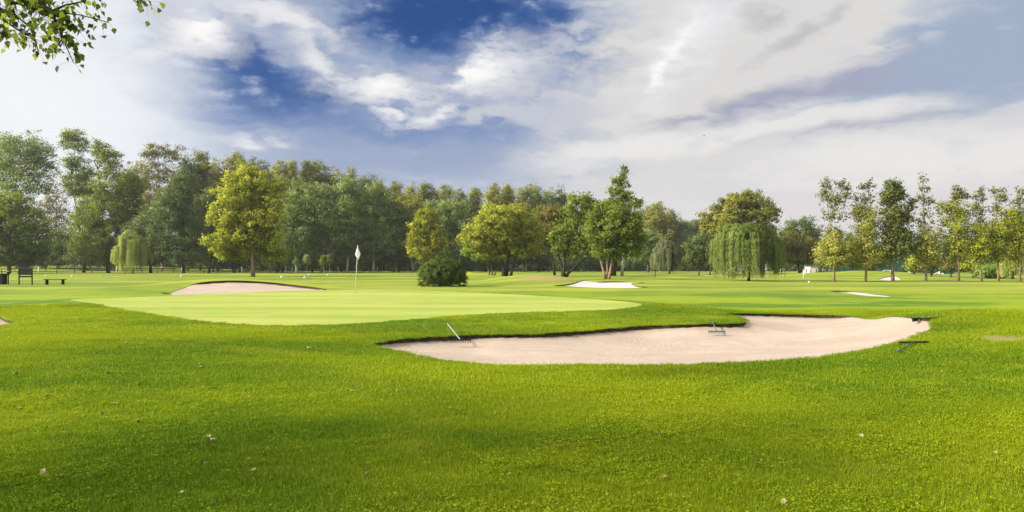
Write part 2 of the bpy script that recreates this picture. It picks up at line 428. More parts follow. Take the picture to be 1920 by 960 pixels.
def sand_material(name, lo, hi, rake=1.0):
    m, t, out = material(name)
    g = t.node('ShaderNodeNewGeometry'); pos = g.outputs['Position']
    n1 = t.noise(t.mapping(pos, sc=(0.5, 0.7, 0)), 1.0, 5, 0.6)
    n2 = t.noise(t.mapping(pos, sc=(14, 14, 14)), 1.0, 4, 0.7)
    n3 = t.noise(t.mapping(pos, loc=(4, 7, 0), sc=(3.2, 4, 0)), 1.0, 5, 0.65)
    c = t.mix(t.remap(n1, 0.35, 0.65), lo, hi)
    # darker sand towards the back face, crumbs of soil and leaf
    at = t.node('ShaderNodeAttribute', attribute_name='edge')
    back_dark = t.math('MULTIPLY', t.remap(t.math('ADD', at.outputs['Fac'], t.math('MULTIPLY', t.math('SUBTRACT', n3, 0.5), 0.5)), 0.45, 0.95), 0.55)
    c = t.mix(back_dark, c, tuple(v * 0.62 for v in lo))
    c = t.mix(t.math('MULTIPLY', t.remap(n2, 0.68, 0.76), 0.7), c, (0.14, 0.10, 0.06))
    c = t.mix(t.math('MULTIPLY', t.remap(n2, 0.55, 0.35), 0.25), c, tuple(v * 0.72 for v in lo))
    # raked furrows that sweep round in curves
    q = t.vmath('ADD', pos, t.vmath('SCALE', t.vmath('SUBTRACT', t.noise(t.mapping(pos, sc=(0.22, 0.3, 0)), 1.0, 3, 0.5, color=True), (0.5, 0.5, 0.5)), s=5.0))
    wv = t.node('ShaderNodeTexWave', wave_type='RINGS', rings_direction='Z')
    t.put(wv.inputs['Vector'], t.mapping(q, loc=(-4.5, -14, 0), sc=(0.6, 1.0, 0)))
    wv.inputs['Scale'].default_value = 2.6; wv.inputs['Distortion'].default_value = 0.8; wv.inputs['Detail'].default_value = 3
    fade = t.remap(t.noise(t.mapping(pos, loc=(2, 2, 0), sc=(0.35, 0.5, 0)), 1, 3, 0.5), 0.36, 0.55)
    fur = t.math('MULTIPLY', wv.outputs['Fac'], t.math('MULTIPLY', fade, rake))
    c = t.mix(t.math('MULTIPLY', fur, 0.26), c, tuple(v * 0.7 for v in lo))
    p = t.node('ShaderNodeBsdfPrincipled'); t.put(p.inputs['Base Color'], c)
    p.inputs['Roughness'].default_value = 0.95; p.inputs['Specular IOR Level'].default_value = 0.1
    b = t.node('ShaderNodeBump'); b.inputs['Strength'].default_value = 0.35; b.inputs['Distance'].default_value = 0.015
    t.put(b.inputs['Height'], t.math('ADD', t.math('ADD', t.math('MULTIPLY', fur, 0.6), n2), t.math('MULTIPLY', n3, 1.2)))
    t.put(p.inputs['Normal'], b.outputs[0])
    t.nt.links.new(p.outputs[0], out.inputs[0])
    return m

# ------------------------------------------------------------------ terrain
def unit(v): return v / (np.linalg.norm(v, axis=-1, keepdims=True) + 1e-12)
def smooth(a, b, x):
    t = np.clip((x - a) / (b - a), 0, 1); return t * t * (3 - 2 * t)

def seg_dist(P, poly):
    """Distance of points P (N,2) to a closed polygon, and inside flag."""
    A = poly; B = np.roll(poly, -1, axis=0)
    out = np.full(len(P), 1e9); ins = np.zeros(len(P), bool)
    for a, b in zip(A, B):
        ab = b - a; L = max((ab ** 2).sum(), 1e-12)
        tt = np.clip(((P - a) @ ab) / L, 0, 1)
        d = np.hypot(P[:, 0] - a[0] - tt * ab[0], P[:, 1] - a[1] - tt * ab[1])
        out = np.minimum(out, d)
        c = (a[1] > P[:, 1]) != (b[1] > P[:, 1])
        if abs(b[1] - a[1]) > 1e-12:
            xi = a[0] + (P[:, 1] - a[1]) / (b[1] - a[1]) * (b[0] - a[0])
            ins ^= c & (P[:, 0] < xi)
    return out, ins

def catmull(pts, n=8):
    pts = np.asarray(pts, float); out = []
    N = len(pts)
    for i in range(N):
        p0, p1, p2, p3 = pts[i - 1], pts[i], pts[(i + 1) % N], pts[(i + 2) % N]
        for k in range(n):
            t = k / n
            out.append(0.5 * ((2 * p1) + (-p0 + p2) * t + (2 * p0 - 5 * p1 + 4 * p2 - p3) * t * t + (-p0 + 3 * p1 - 3 * p2 + p3) * t ** 3))
    return np.array(out)

def X_of(px, Y): return (px - CX) / F * Y
def Z_of(py, Y): return CH - (py - HY) / F * Y

G_A, G_B = 0.0125, 0.10 - 0.0125 * 18          # tilt of the green
def green_z(y): return G_B + G_A * y
_gpx = [(134, 561.5), (250, 557), (400, 551), (480, 548), (560, 545), (680, 543), (780, 544), (900, 549), (1000, 554), (1100, 560), (1175, 566), (1203, 572),
        (1150, 580), (1050, 584), (950, 587), (850, 592), (760, 600), (680, 606), (600, 609), (520, 610), (420, 606), (340, 597), (250, 583), (180, 570)]
_gp = []
for px, py in _gpx:
    Y = (CH - G_B) / (G_A + (py - HY) / F); _gp.append((X_of(px, Y), Y))
GREEN = catmull(_gp, 6)

def hump(x, y, px, Y, h, sx, sy):
    return h * np.exp(-(((x - X_of(px, Y)) / sx) ** 2 + ((y - Y) / sy) ** 2))

def terrain(x, y):
    x = np.atleast_1d(np.asarray(x, float)); y = np.atleast_1d(np.asarray(y, float))
    near = smooth(0, 14, np.hypot(x, y - 2))
    z = 0.035 * np.sin(x * 0.31 + 1.0) * np.sin(y * 0.27 + .4) + 0.02 * np.sin(0.7 * x + 0.43 * y)
    z = z * (0.35 + 0.65 * near) + 0.05 * near * np.sin(x * 0.055 + 2.0) * np.sin(y * 0.07 + 1.0)
    z = z - 0.30 * smooth(70, 210, y) + hump(x, y, 140, 225, 1.9, 40, 30)      # the wood on the left stands on a rise
    d, ins = seg_dist(np.stack([x, y], 1), GREEN)
    w = np.where(ins, 1.0, 1 - smooth(0.0, 4.2, d))
    z = z * (1 - w) + green_z(y) * w
    z = z + hump(x, y, 425, 51.5, 0.68, 6.5, 4.8) + hump(x, y, 590, 46, 0.15, 4.0, 3.0)      # mound with the left bunker in its face
    z = z + hump(x, y, 1000, 66, 0.72, 3.2, 3.5) + hump(x, y, 1060, 64, 0.30, 3.0, 3.5) + hump(x, y, 930, 66, .25, 3, 3)
    z = z + hump(x, y, 875, 100, 0.72, 3.2, 3.0)
    z = z + hump(x, y, 1120, 60, 0.22, 5.0, 3.0)
    z = z + hump(x, y, 1860, 18.0, 0.42, 2.6, 2.4) + hump(x, y, 2050, 13.0, 0.30, 3.0, 4.0)   # bank on the right
    z = z + hump(x, y, 1330, 19.8, 0.10, 1.5, 1.2)
    z = z + hump(x, y, 1500, 120, 0.35, 9, 7) + hump(x, y, 1600, 112, 0.5, 7, 6) + hump(x, y, 1700, 108, 0.5, 9, 7) + hump(x, y, 1450, 135, 0.3, 8, 6)
    return z

def tz(x, y): return float(terrain(x, y)[0])

def ground_hit(px, py):
    a = (py - HY) / F
    Ys = np.geomspace(3, 500, 900)
    f = (CH - a * Ys) - terrain((px - CX) / F * Ys, Ys)
    i = np.argmax(f <= 0)
    if not (f <= 0).any(): return (X_of(px, 480), 480.0)
    lo, hi = Ys[max(i - 1, 0)], Ys[i]
    for _ in range(24):
        m = (lo + hi) / 2
        if CH - a * m - tz(X_of(px, m), m) <= 0: hi = m
        else: lo = m
    return (X_of(px, hi), hi)

BUNK_PX = {
    'front': [(692, 646), (732, 638), (800, 632), (870, 628), (940, 627), (1010, 626), (1080, 621), (1140, 616), (1200, 611), (1280, 609), (1340, 607), (1385, 606), (1399, 602), (1388, 594), (1357, 588),
              (1420, 588), (1500, 590), (1600, 594), (1700, 595), (1785, 592), (1757, 600), (1748, 608), (1753, 616), (1735, 625), (1700, 638), (1650, 652), (1600, 662), (1500, 674), (1400, 680), (1300, 684),
              (1200, 686), (1100, 685), (1000, 686), (900, 684), (820, 675), (755, 661)],
    'mound': [(320, 552), (345, 540), (375, 530), (415, 526.5), (480, 527.5), (540, 533), (600, 540), (640, 543.5), (560, 546), (480, 549), (400, 552)],
    'edge': [(-60, 588), (-10, 591), (12, 600), (27, 604), (10, 608), (-10, 612), (-60, 614)],
    'white': [(1038, 535.5), (1082, 529), (1130, 528), (1188, 529), (1184, 533), (1215, 538.5), (1180, 540), (1120, 539.5), (1070, 537)],
    'sliver': [(1556, 546.5), (1595, 547), (1640, 552), (1675, 556.5), (1630, 555), (1590, 550)],
    'far': [(1647, 523), (1658, 520), (1671, 518.3), (1682, 519.6), (1688, 523), (1677, 525.8), (1660, 525.3)],
    'willow': [(1316, 516.3), (1340, 515.2), (1366, 516.2), (1340, 517.6)],
}
BUNK = {}
for k, pp in BUNK_PX.items():
    BUNK[k] = catmull([ground_hit(*p) for p in pp], 8 if k == 'front' else 5)

def densify(poly):
    out = []
    for a, b in zip(poly, np.roll(poly, -1, axis=0)):
        L = np.hypot(*(b - a)); step = max(0.12, np.hypot(*a) * 0.009)
        n = max(1, int(L / step))
        for i in range(n): out.append(a + (b - a) * i / n)
    out = np.array(out)
    keep = [0]
    for i in range(1, len(out)):
        if np.hypot(*(out[i] - out[keep[-1]])) > 0.04: keep.append(i)
    if np.hypot(*(out[keep[-1]] - out[0])) < 0.04: keep.pop()
    return out[keep]

def orient(poly):   # counter-clockwise
    x, y = poly[:, 0], poly[:, 1]
    return poly if (x * np.roll(y, -1) - y * np.roll(x, -1)).sum() > 0 else poly[::-1]

RINGS = {k: orient(densify(v)) for k, v in BUNK.items()}
RINGS['green'] = orient(densify(GREEN))
WORN = [(*ground_hit(1880, 634), 0.6, 0.75, 0.95), (X_of(1030, 63), 63, 4.5, 3.5, 0.8), (X_of(990, 66), 66, 3, 2.5, 0.25), (*ground_hit(1080, 603), 0.9, 0.6, 0.25)]

def build_ground():
    pts = []
    Ys = np.concatenate([np.arange(-14, 2, 2.0), np.geomspace(2.2, 320, 180)])
    for Y in Ys:
        half = min(0.85 * max(Y, 6) + 14, 320); n = 110 if Y > 0 else 16
        xs = np.linspace(-half, half, n) + rng.uniform(-.3, .3) * half / n
        pts.append(np.stack([xs, np.full(n, Y)], 1))
    for X in (-60, -120, -250, -320, 60, 120, 250, 320):
        pts.append(np.stack([np.full(30, X), np.linspace(-15, 300, 30)], 1))
    pts = np.concatenate(pts)
    for k, ring in RINGS.items():      # extra points inside, and none right at the rims
        lo, hi = ring.min(0), ring.max(0); st = max(0.22, 0.012 * np.hypot(*ring.mean(0)))
        gx, gy = np.meshgrid(np.arange(lo[0], hi[0], st), np.arange(lo[1], hi[1], st * 1.2))
        q = np.stack([gx.ravel(), gy.ravel()], 1) + rng.uniform(-.2, .2, (gx.size, 2)) * st
        d, ins = seg_dist(q, ring); pts = np.concatenate([pts, q[ins]])
    for k, ring in RINGS.items():
        lo, hi = ring.min(0) - 1, ring.max(0) + 1
        box = (pts >= lo).all(1) & (pts <= hi).all(1)
        idx = np.where(box)[0]
        d, ins = seg_dist(pts[idx], ring)
        thr = 0.5 * np.maximum(0.12, np.hypot(*pts[idx].T) * 0.007)
        pts = np.delete(pts, idx[d < thr], axis=0)
    verts = [Vector(p) for p in pts]; edges = []
    for k, ring in RINGS.items():
        b = len(verts); n = len(ring)
        verts += [Vector(p) for p in ring]; edges += [(b + i, b + (i + 1) % n) for i in range(n)]
    ov, oe, of, *_ = delaunay_2d_cdt(verts, edges, [], 0, 1e-5)
    V = np.array([(v.x, v.y) for v in ov]); T = np.array([tuple(f) for f in of if len(f) == 3])
    a = V[T]; area = (a[:, 1, 0] - a[:, 0, 0]) * (a[:, 2, 1] - a[:, 0, 1]) - (a[:, 2, 0] - a[:, 0, 0]) * (a[:, 1, 1] - a[:, 0, 1])
    T[area < 0] = T[area < 0][:, ::-1]
    cen = V[T].mean(1)
    Z = terrain(V[:, 0], V[:, 1])
    who = np.zeros(len(T), int); names = list(RINGS)
    for i, k in enumerate(names):
        ring = RINGS[k]; lo, hi = ring.min(0), ring.max(0)
        idx = np.where(((cen >= lo) & (cen <= hi)).all(1))[0]
        _, ins = seg_dist(cen[idx], ring); who[idx[ins]] = i + 1
    def cut(sel, zz):
        used, inv = np.unique(T[sel], return_inverse=True)
        return used, np.column_stack([V[used], zz[used]]), inv.reshape(-1, 3)
    _, v, f = cut(who == 0, Z)
    g = link_mesh('ground', np_mesh('ground', v, f, True), ground_material())
    tag(g, 'mown green lawn of the golf course, rolling away to the trees', 'ground', kind='structure')
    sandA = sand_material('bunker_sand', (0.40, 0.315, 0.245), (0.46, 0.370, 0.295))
    sandW = sand_material('white_bunker_sand', (0.50, 0.43, 0.39), (0.57, 0.50, 0.455), 0.3)
    soil = simple('bunker_edge_soil', (0.060, 0.044, 0.025), 0.95, 0.5, 9, bump=0.8)
    par = {'front': (0.24, 2.4, 0.085), 'mound': (0.10, 2.5, 0.13), 'edge': (0.04, 1.2, 0.05), 'white': (0.10, 2.0, 0.08), 'sliver': (0.05, 1.0, 0.04), 'far': (0.1, 2.0, 0.05), 'willow': (0.05, 2, 0.05)}
    labels = {'front': 'large raked sand bunker in front of the putting green', 'mound': 'sand bunker cut into the mound behind the left of the green',
              'edge': 'sand bunker tip showing at the left edge of the picture', 'white': 'white sand bunker in front of the multi-stemmed green tree',
              'sliver': 'thin sliver of a sand bunker out on the right fairway', 'far': 'small white bunker behind the dark poplar of the row', 'willow': 'flat strip of bunker sand left of the big willow'}
    for i, k in enumerate(names):
        if k == 'green':
            _, v, f = cut(who == i + 1, Z)
            o = link_mesh('putting_green', np_mesh('putting_green', v, f, True), green_material())
            tag(o, 'smooth pale putting green around the flagstick', 'green', kind='structure'); continue
        depth, width, lip = par[k]
        ring = RINGS[k]; n = len(ring)
        d, ins = seg_dist(V, ring)
        # back rims (facing the camera) carry a cut lip
        nxt, prv = np.roll(ring, -1, 0), np.roll(ring, 1, 0)
        tan = nxt - prv; nor = np.stack([tan[:, 1], -tan[:, 0]], 1); nor /= np.linalg.norm(nor, axis=1)[:, None] + 1e-9
        back = smooth(-0.1, 0.7, nor[:, 1])
        s = np.arange(n)
        h = 0.012 + lip * back * (0.95 + 0.22 * np.sin(s * 0.23) * np.sin(s * 0.071 + 1) + 0.12 * rng.uniform(-1, 1, n))
        near_i = np.zeros(len(V), int); idx = np.where(ins | (d < 1e-3))[0]
        dd = ((V[idx][:, None, :] - ring[None]) ** 2).sum(2); near_i[idx] = dd.argmin(1)
        rimd = d
        zz = Z.copy()
        zz[idx] = Z[idx] - h[near_i[idx]] * np.exp(-rimd[idx] / (width * 2)) - depth * (1 - np.exp(-rimd[idx] / (width * .45))) + 0.012 * np.sin(V[idx, 0] * 2.1) * np.sin(V[idx, 1] * 2.7) * smooth(0, .6, rimd[idx])
        used, v, f = cut(who == i + 1, zz)
        me = np_mesh('sand_bunker', v, f, True)
        at = me.attributes.new('edge', 'FLOAT', 'POINT')
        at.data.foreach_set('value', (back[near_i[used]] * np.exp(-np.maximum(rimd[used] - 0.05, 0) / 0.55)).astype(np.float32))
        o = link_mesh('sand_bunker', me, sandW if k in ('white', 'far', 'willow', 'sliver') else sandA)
        tag(o, labels[k], 'bunker', 'sand bunkers of the hole', 'structure')
        # the cut soil face between turf and sand
        zr = terrain(ring[:, 0], ring[:, 1])
        inner = ring - nor * 0.0
        jit = nor * (0.075 * back * rng.uniform(0.5, 1, n))[:, None]     # undercut below the turf
        v3 = np.concatenate([np.column_stack([ring, zr + 0.004]), np.column_stack([ring + jit, zr - h * 0.5]), np.column_stack([inner, zr - h - 0.03])])
        j = np.arange(n); jn = (j + 1) % n
        f4 = np.concatenate([np.stack([j, jn, jn + n, j + n], 1), np.stack([j + n, jn + n, jn + 2 * n, j + 2 * n], 1)])[:, ::-1]
        link_mesh('turf_lip', np_mesh('turf_lip', v3, f4), soil, o)
build_ground()

# ------------------------------------------------------------------ grass: blades in tufts, one stuff object
def tuft_mesh(name, n, rad, length, width, seed):
    r = np.random.default_rng(seed)
    V = []; T = []
    a = r.uniform(0, 2 * np.pi, n); q = rad * np.sqrt(r.uniform(0, 1, n))
    bx, by = q * np.cos(a), q * np.sin(a)
    L = length * r.uniform(0.55, 1.25, n); W = width * r.uniform(.7, 1.3, n)
    h = r.uniform(0, 2 * np.pi, n); lean = r.uniform(0.15, 0.95, n)
    dx, dy = np.cos(h), np.sin(h); sx, sy = -dy, dx
    vs = np.zeros((n, 5, 3))
    vs[:, 0] = np.stack([bx - sx * W, by - sy * W, np.full(n, -0.006)], 1)
    vs[:, 1] = np.stack([bx + sx * W, by + sy * W, np.full(n, -0.006)], 1)
    mx, my, mz = bx + dx * L * lean * .35, by + dy * L * lean * .35, L * 0.55
    vs[:, 2] = np.stack([mx + sx * W * .8, my + sy * W * .8, mz], 1)
    vs[:, 3] = np.stack([mx - sx * W * .8, my - sy * W * .8, mz], 1)
    vs[:, 4] = np.stack([bx + dx * L * lean, by + dy * L * lean, L * (1 - 0.35 * lean)], 1)
    b = np.arange(n)[:, None] * 5
    tri = np.concatenate([b + [[0, 1, 2]], b + [[0, 2, 3]], b + [[3, 2, 4]]])
    me = np_mesh(name, vs.reshape(-1, 3), tri, True)
    at = me.attributes.new('tip', 'FLOAT', 'POINT')
    at.data.foreach_set('value', np.tile([0, 0, .6, .6, 1.0], n).astype(np.float32))
    at = me.attributes.new('tint', 'FLOAT', 'POINT')
    at.data.foreach_set('value', np.repeat(r.uniform(0, 1, n), 5).astype(np.float32))
    return me

def blade_material():
    m, t, out = material('grass_blades')
    g = t.node('ShaderNodeNewGeometry')
    c, fine = lawn_colour(t, g.outputs['Position'])
    ti = t.node('ShaderNodeAttribute', attribute_name='tint')
    oi = t.node('ShaderNodeObjectInfo')
    c = t.mix(t.math('MULTIPLY', t.remap(ti.outputs['Fac'], 0.55, 1.0, smooth=False), 0.55), c, (0.52, 0.58, 0.02))
    c = t.mix(t.math('MULTIPLY', t.remap(ti.outputs['Fac'], 0.35, 0.0, smooth=False), 0.5), c, (0.085, 0.195, 0.004))
    c = t.mix(t.math('MULTIPLY', t.remap(oi.outputs['Random'], 0.7, 1.0, smooth=False), 0.4), c, (0.30, 0.40, 0.015))
    c = t.mix(t.math('MULTIPLY', t.remap(ti.outputs['Fac'], 0.98, 0.985), 0.6), c, (0.42, 0.36, 0.15))
    df = t.node('ShaderNodeBsdfDiffuse'); tr = t.node('ShaderNodeBsdfTranslucent'); gl = t.node('ShaderNodeBsdfGlossy')
    gl.inputs['Roughness'].default_value = 0.4
    t.put(df.inputs[0], c); t.put(tr.inputs[0], c)
    t.put(df.inputs['Normal'], t.vmath('NORMALIZE', t.vmath('ADD', t.vmath('SCALE', g.outputs['Normal'], s=0.45), (0, 0, 0.8))))
    a = t.node('ShaderNodeMixShader'); a.inputs[0].default_value = 0.4
    t.nt.links.new(df.outputs[0], a.inputs[1]); t.nt.links.new(tr.outputs[0], a.inputs[2])
    b = t.node('ShaderNodeMixShader'); b.inputs[0].default_value = 0.012
    t.nt.links.new(a.outputs[0], b.inputs[1]); t.nt.links.new(gl.outputs[0], b.inputs[2])
    t.nt.links.new(b.outputs[0], out.inputs[0])
    return m

def instancer(name, points, rots, scales, kinds, sources, label, cat):
    me = bpy.data.meshes.new(name)
    me.vertices.add(len(points)); me.vertices.foreach_set('co', np.asarray(points, np.float32).ravel())
    for an, ty, da in (('rot', 'FLOAT_VECTOR', rots), ('scl', 'FLOAT', scales), ('kin', 'INT', kinds)):
        a = me.attributes.new(an, ty, 'POINT')
        a.data.foreach_set('vector' if ty == 'FLOAT_VECTOR' else 'value', np.asarray(da, np.int32 if ty == 'INT' else np.float32).ravel())
    o = bpy.data.objects.new(name, me); COL.objects.link(o)
    ng = bpy.data.node_groups.new(name, 'GeometryNodeTree')
    ng.interface.new_socket('Geometry', in_out='INPUT', socket_type='NodeSocketGeometry')
    ng.interface.new_socket('Geometry', in_out='OUTPUT', socket_type='NodeSocketGeometry')
    N = ng.nodes; L = ng.links
    gi = N.new('NodeGroupInput'); go = N.new('NodeGroupOutput'); join = N.new('GeometryNodeJoinGeometry')
    def attr(nm, ty):
        n = N.new('GeometryNodeInputNamedAttribute'); n.data_type = ty; n.inputs[0].default_value = nm; return n.outputs[0]
    ar, as_, ak = attr('rot', 'FLOAT_VECTOR'), attr('scl', 'FLOAT'), attr('kin', 'INT')
    m2p = N.new('GeometryNodeMeshToPoints'); L.new(gi.outputs[0], m2p.inputs[0])
    e2r = N.new('FunctionNodeEulerToRotation'); L.new(ar, e2r.inputs[0])
    for i, src in enumerate(sources):
        cmp_ = N.new('FunctionNodeCompare'); cmp_.data_type = 'INT'; cmp_.operation = 'EQUAL'
        ia = [s for s in cmp_.inputs if s.type == 'INT']
        L.new(ak, ia[0]); ia[1].default_value = i
        oi = N.new('GeometryNodeObjectInfo'); oi.inputs[0].default_value = src; oi.inputs['As Instance'].default_value = True
        iop = N.new('GeometryNodeInstanceOnPoints')
        L.new(m2p.outputs[0], iop.inputs['Points']); L.new(cmp_.outputs[0], iop.inputs['Selection'])
        L.new(oi.outputs['Geometry'], iop.inputs['Instance'])
        L.new(e2r.outputs[0], iop.inputs['Rotation']); L.new(as_, iop.inputs['Scale'])
        L.new(iop.outputs[0], join.inputs[0])
    L.new(join.outputs[0], go.inputs[0])
    md = o.modifiers.new('scatter', 'NODES'); md.node_group = ng
    return tag(o, label, cat, kind='stuff')

def build_grass():
    bm_ = blade_material()
    src = []
    for i, (n, rad, L, W) in enumerate([(58, .085, .036, .0015), (52, .08, .029, .0014), (62, .09, .042, .0016), (70, .15, .036, .0024), (64, .15, .030, .0024), (70, .16, .042, .0026)]):
        me = tuft_mesh('tuft', n, rad, L, W, 100 + i); me.materials.append(bm_)
        src.append(bpy.data.objects.new('tuft', me))
    def clover(seed):
        r = np.random.default_rng(seed); n = 34
        a = r.uniform(0, 2 * np.pi, n); q = .11 * np.sqrt(r.uniform(0, 1, n)); c = np.stack([q * np.cos(a), q * np.sin(a), r.uniform(.022, .046, n)], 1)
        nr = unit(np.stack([r.normal(0, .45, n), r.normal(0, .45, n), np.ones(n)], 1)); tq = unit(np.cross(nr, r.normal(size=(n, 3)))); b = np.cross(nr, tq); w = (.007 * r.uniform(.7, 1.4, n))[:, None]
        v = np.stack([c - tq * w, c + b * w * .9, c + tq * w, c - b * w * .9], 1).reshape(-1, 3)
        me = np_mesh('clover', v, np.arange(4 * n).reshape(n, 4))
        at = me.attributes.new('tint', 'FLOAT', 'POINT'); at.data.foreach_set('value', np.repeat(r.uniform(.35, .95, n), 4).astype(np.float32))
        return me
    for i in range(2):
        me = clover(300 + i); me.materials.append(bm_); src.append(bpy.data.objects.new('clover', me))
    P = []; S = []; K = []
    def scatter(n, y0, y1, kinds, smin, smax, slope=0.74):
        y = np.sqrt(rng.uniform(y0 ** 2, y1 ** 2, n)); x = rng.uniform(-1, 1, n) * (y * slope + 0.5)
        q = np.stack([x, y], 1); keep = np.ones(n, bool)
        for k in ('front', 'edge', 'green'):
            ring = RINGS[k]; lo, hi = ring.min(0) - .2, ring.max(0) + .2
            idx = np.where(((q >= lo) & (q <= hi)).all(1))[0]
            if len(idx):
                d, ins = seg_dist(q[idx], ring); keep[idx] &= ~(ins | (d < (0.05 if k != 'green' else 0.1)))
        wx, wy, wrx, wry, _ = WORN[0]
        keep &= ~((((q[:, 0] - wx) / wrx) ** 2 + ((q[:, 1] - wy) / wry) ** 2 < rng.uniform(.15, .9, n)))
        q = q[keep]; z = terrain(q[:, 0], q[:, 1])
        P.append(np.column_stack([q, z])); S.append(rng.uniform(smin, smax, len(q))); K.append(rng.choice(kinds, len(q)))
    scatter(26000, 3.2, 9.0, [0, 1, 2], 0.75, 1.25)
    scatter(30000, 8.8, 17, [3, 4, 5], 0.8, 1.25)
    scatter(16000, 17, 27, [3, 4], 0.9, 1.4)
    # longer fringe leaning over the rim of the front bunker
    ring = RINGS['front']
    nxt = np.roll(ring, -1, 0); tan = nxt - ring; nor = np.stack([tan[:, 1], -tan[:, 0]], 1); nor /= np.linalg.norm(nor, axis=1)[:, None]
    for rep in range(4):
        j = rng.integers(0, len(ring), len(ring))
        q = ring[j] + nor[j] * rng.uniform(0.01, 0.16, len(ring))[:, None] + tan[j] * rng.uniform(0, 1, len(ring))[:, None]
        P.append(np.column_stack([q, terrain(q[:, 0], q[:, 1])])); S.append(rng.uniform(.5, 1.0, len(q))); K.append(rng.choice([3, 4, 5], len(q)))
    # clover in loose patches
    for _ in range(70):
        cy = math.sqrt(rng.uniform(4.3 ** 2, 9.5 ** 2)); cx = rng.uniform(-.7, .75) * cy; m = int(rng.uniform(12, 60)); w = rng.uniform(.15, .5)
        q = np.stack([rng.normal(cx, w * 1.4, m), rng.normal(cy, w * .7, m)], 1); q = q[(q[:, 1] < 11) & (q[:, 1] > 3.3)]
        P.append(np.column_stack([q, terrain(q[:, 0], q[:, 1])])); S.append(rng.uniform(.7, 1.3, len(q))); K.append(rng.choice([6, 7], len(q)))
    P = np.concatenate(P); S = np.concatenate(S); K = np.concatenate(K)
    rot = np.stack([rng.uniform(-.12, .12, len(P)), rng.uniform(-.12, .12, len(P)), rng.uniform(0, 2 * np.pi, len(P))], 1)
    instancer('grass', P, rot, S, K, src, 'short green grass blades covering the near lawn', 'grass')
build_grass()

# ------------------------------------------------------------------ trees

def leaf_object(name, c, bias, size, tint, mat, parent, r, aspect=0.62, axis=None, spread=0.8, clump=None):
    n = len(c)
    nr = unit(bias + spread * r.normal(size=(n, 3)))
    ref = r.normal(size=(n, 3)) if axis is None else axis + 0.25 * r.normal(size=(n, 3))
    tq = unit(ref - nr * (ref * nr).sum(1)[:, None]); b = np.cross(nr, tq)
    s = size[:, None]
    v = np.empty((n, 4, 3)); bend = nr * s * 0.12
    v[:, 0] = c - tq * s * .5; v[:, 1] = c + b * s * .5 * aspect + bend; v[:, 2] = c + tq * s * .5; v[:, 3] = c - b * s * .5 * aspect + bend
    f = np.arange(4 * n).reshape(n, 4)
    me = np_mesh(name, v.reshape(-1, 3), f)
    at = me.attributes.new('tint', 'FLOAT', 'FACE'); at.data.foreach_set('value', np.clip(tint, 0, 1).astype(np.float32))
    cn = unit(bias if clump is None else clump)
    at = me.attributes.new('clump', 'FLOAT_VECTOR', 'FACE'); at.data.foreach_set('vector', cn.astype(np.float32).ravel())
    return link_mesh(name, me, mat, parent)

def lobe_clumps(lobes, r, dens, shell=0.45, rough=0.22):
    """Clump centres spread through uneven lobes. lobes: (x,y,z,rx,ry,rz[,density factor])."""
    C = []; D = []; W = []
    for lb in lobes:
        c = np.array(lb[:3]); q = np.array(lb[3:6]); fac = lb[6] if len(lb) > 6 else 1.0
        area = 4 * math.pi * ((q[0] * q[1]) ** 1.6 / 3 + (q[0] * q[2]) ** 1.6 / 3 + (q[1] * q[2]) ** 1.6 / 3) ** (1 / 1.6)
        n = max(3, int(area * dens * fac))
        d = unit(r.normal(size=(n, 3)))
        k = unit(r.normal(size=(7, 3))); ph = r.uniform(0, 6.28, 7)
        bump = (np.cos((d @ k.T) * 5.5 + ph)).sum(1) / 7 ** .5
        rad = (shell + (1 - shell) * np.sqrt(r.uniform(0, 1, n))) * (1 + rough * bump)
        C.append(c + d * q * rad[:, None]); D.append(d); W.append(np.full(n, fac))
    return np.concatenate(C), np.concatenate(D)

def branches(mb, start, ends, r, rad0, bow=0.12, rad1=0.015, n=6):
    for e in ends:
        s = Vector(start(e) if callable(start) else start); e = Vector(e)
        L = (e - s).length
        if L < 0.2: continue
        mid = s.lerp(e, .35) + Vector(r.normal(size=3) * L * 0.05) - Vector((0, 0, L * bow * .6))
        mid2 = s.lerp(e, .7) + Vector(r.normal(size=3) * L * 0.05) - Vector((0, 0, L * bow * .4))
        q = max(rad1, rad0 * min(1, L / 6))
        mb.tube([s, mid, mid2, e], [q, q * .7, q * .4, rad1], n, cap=False)

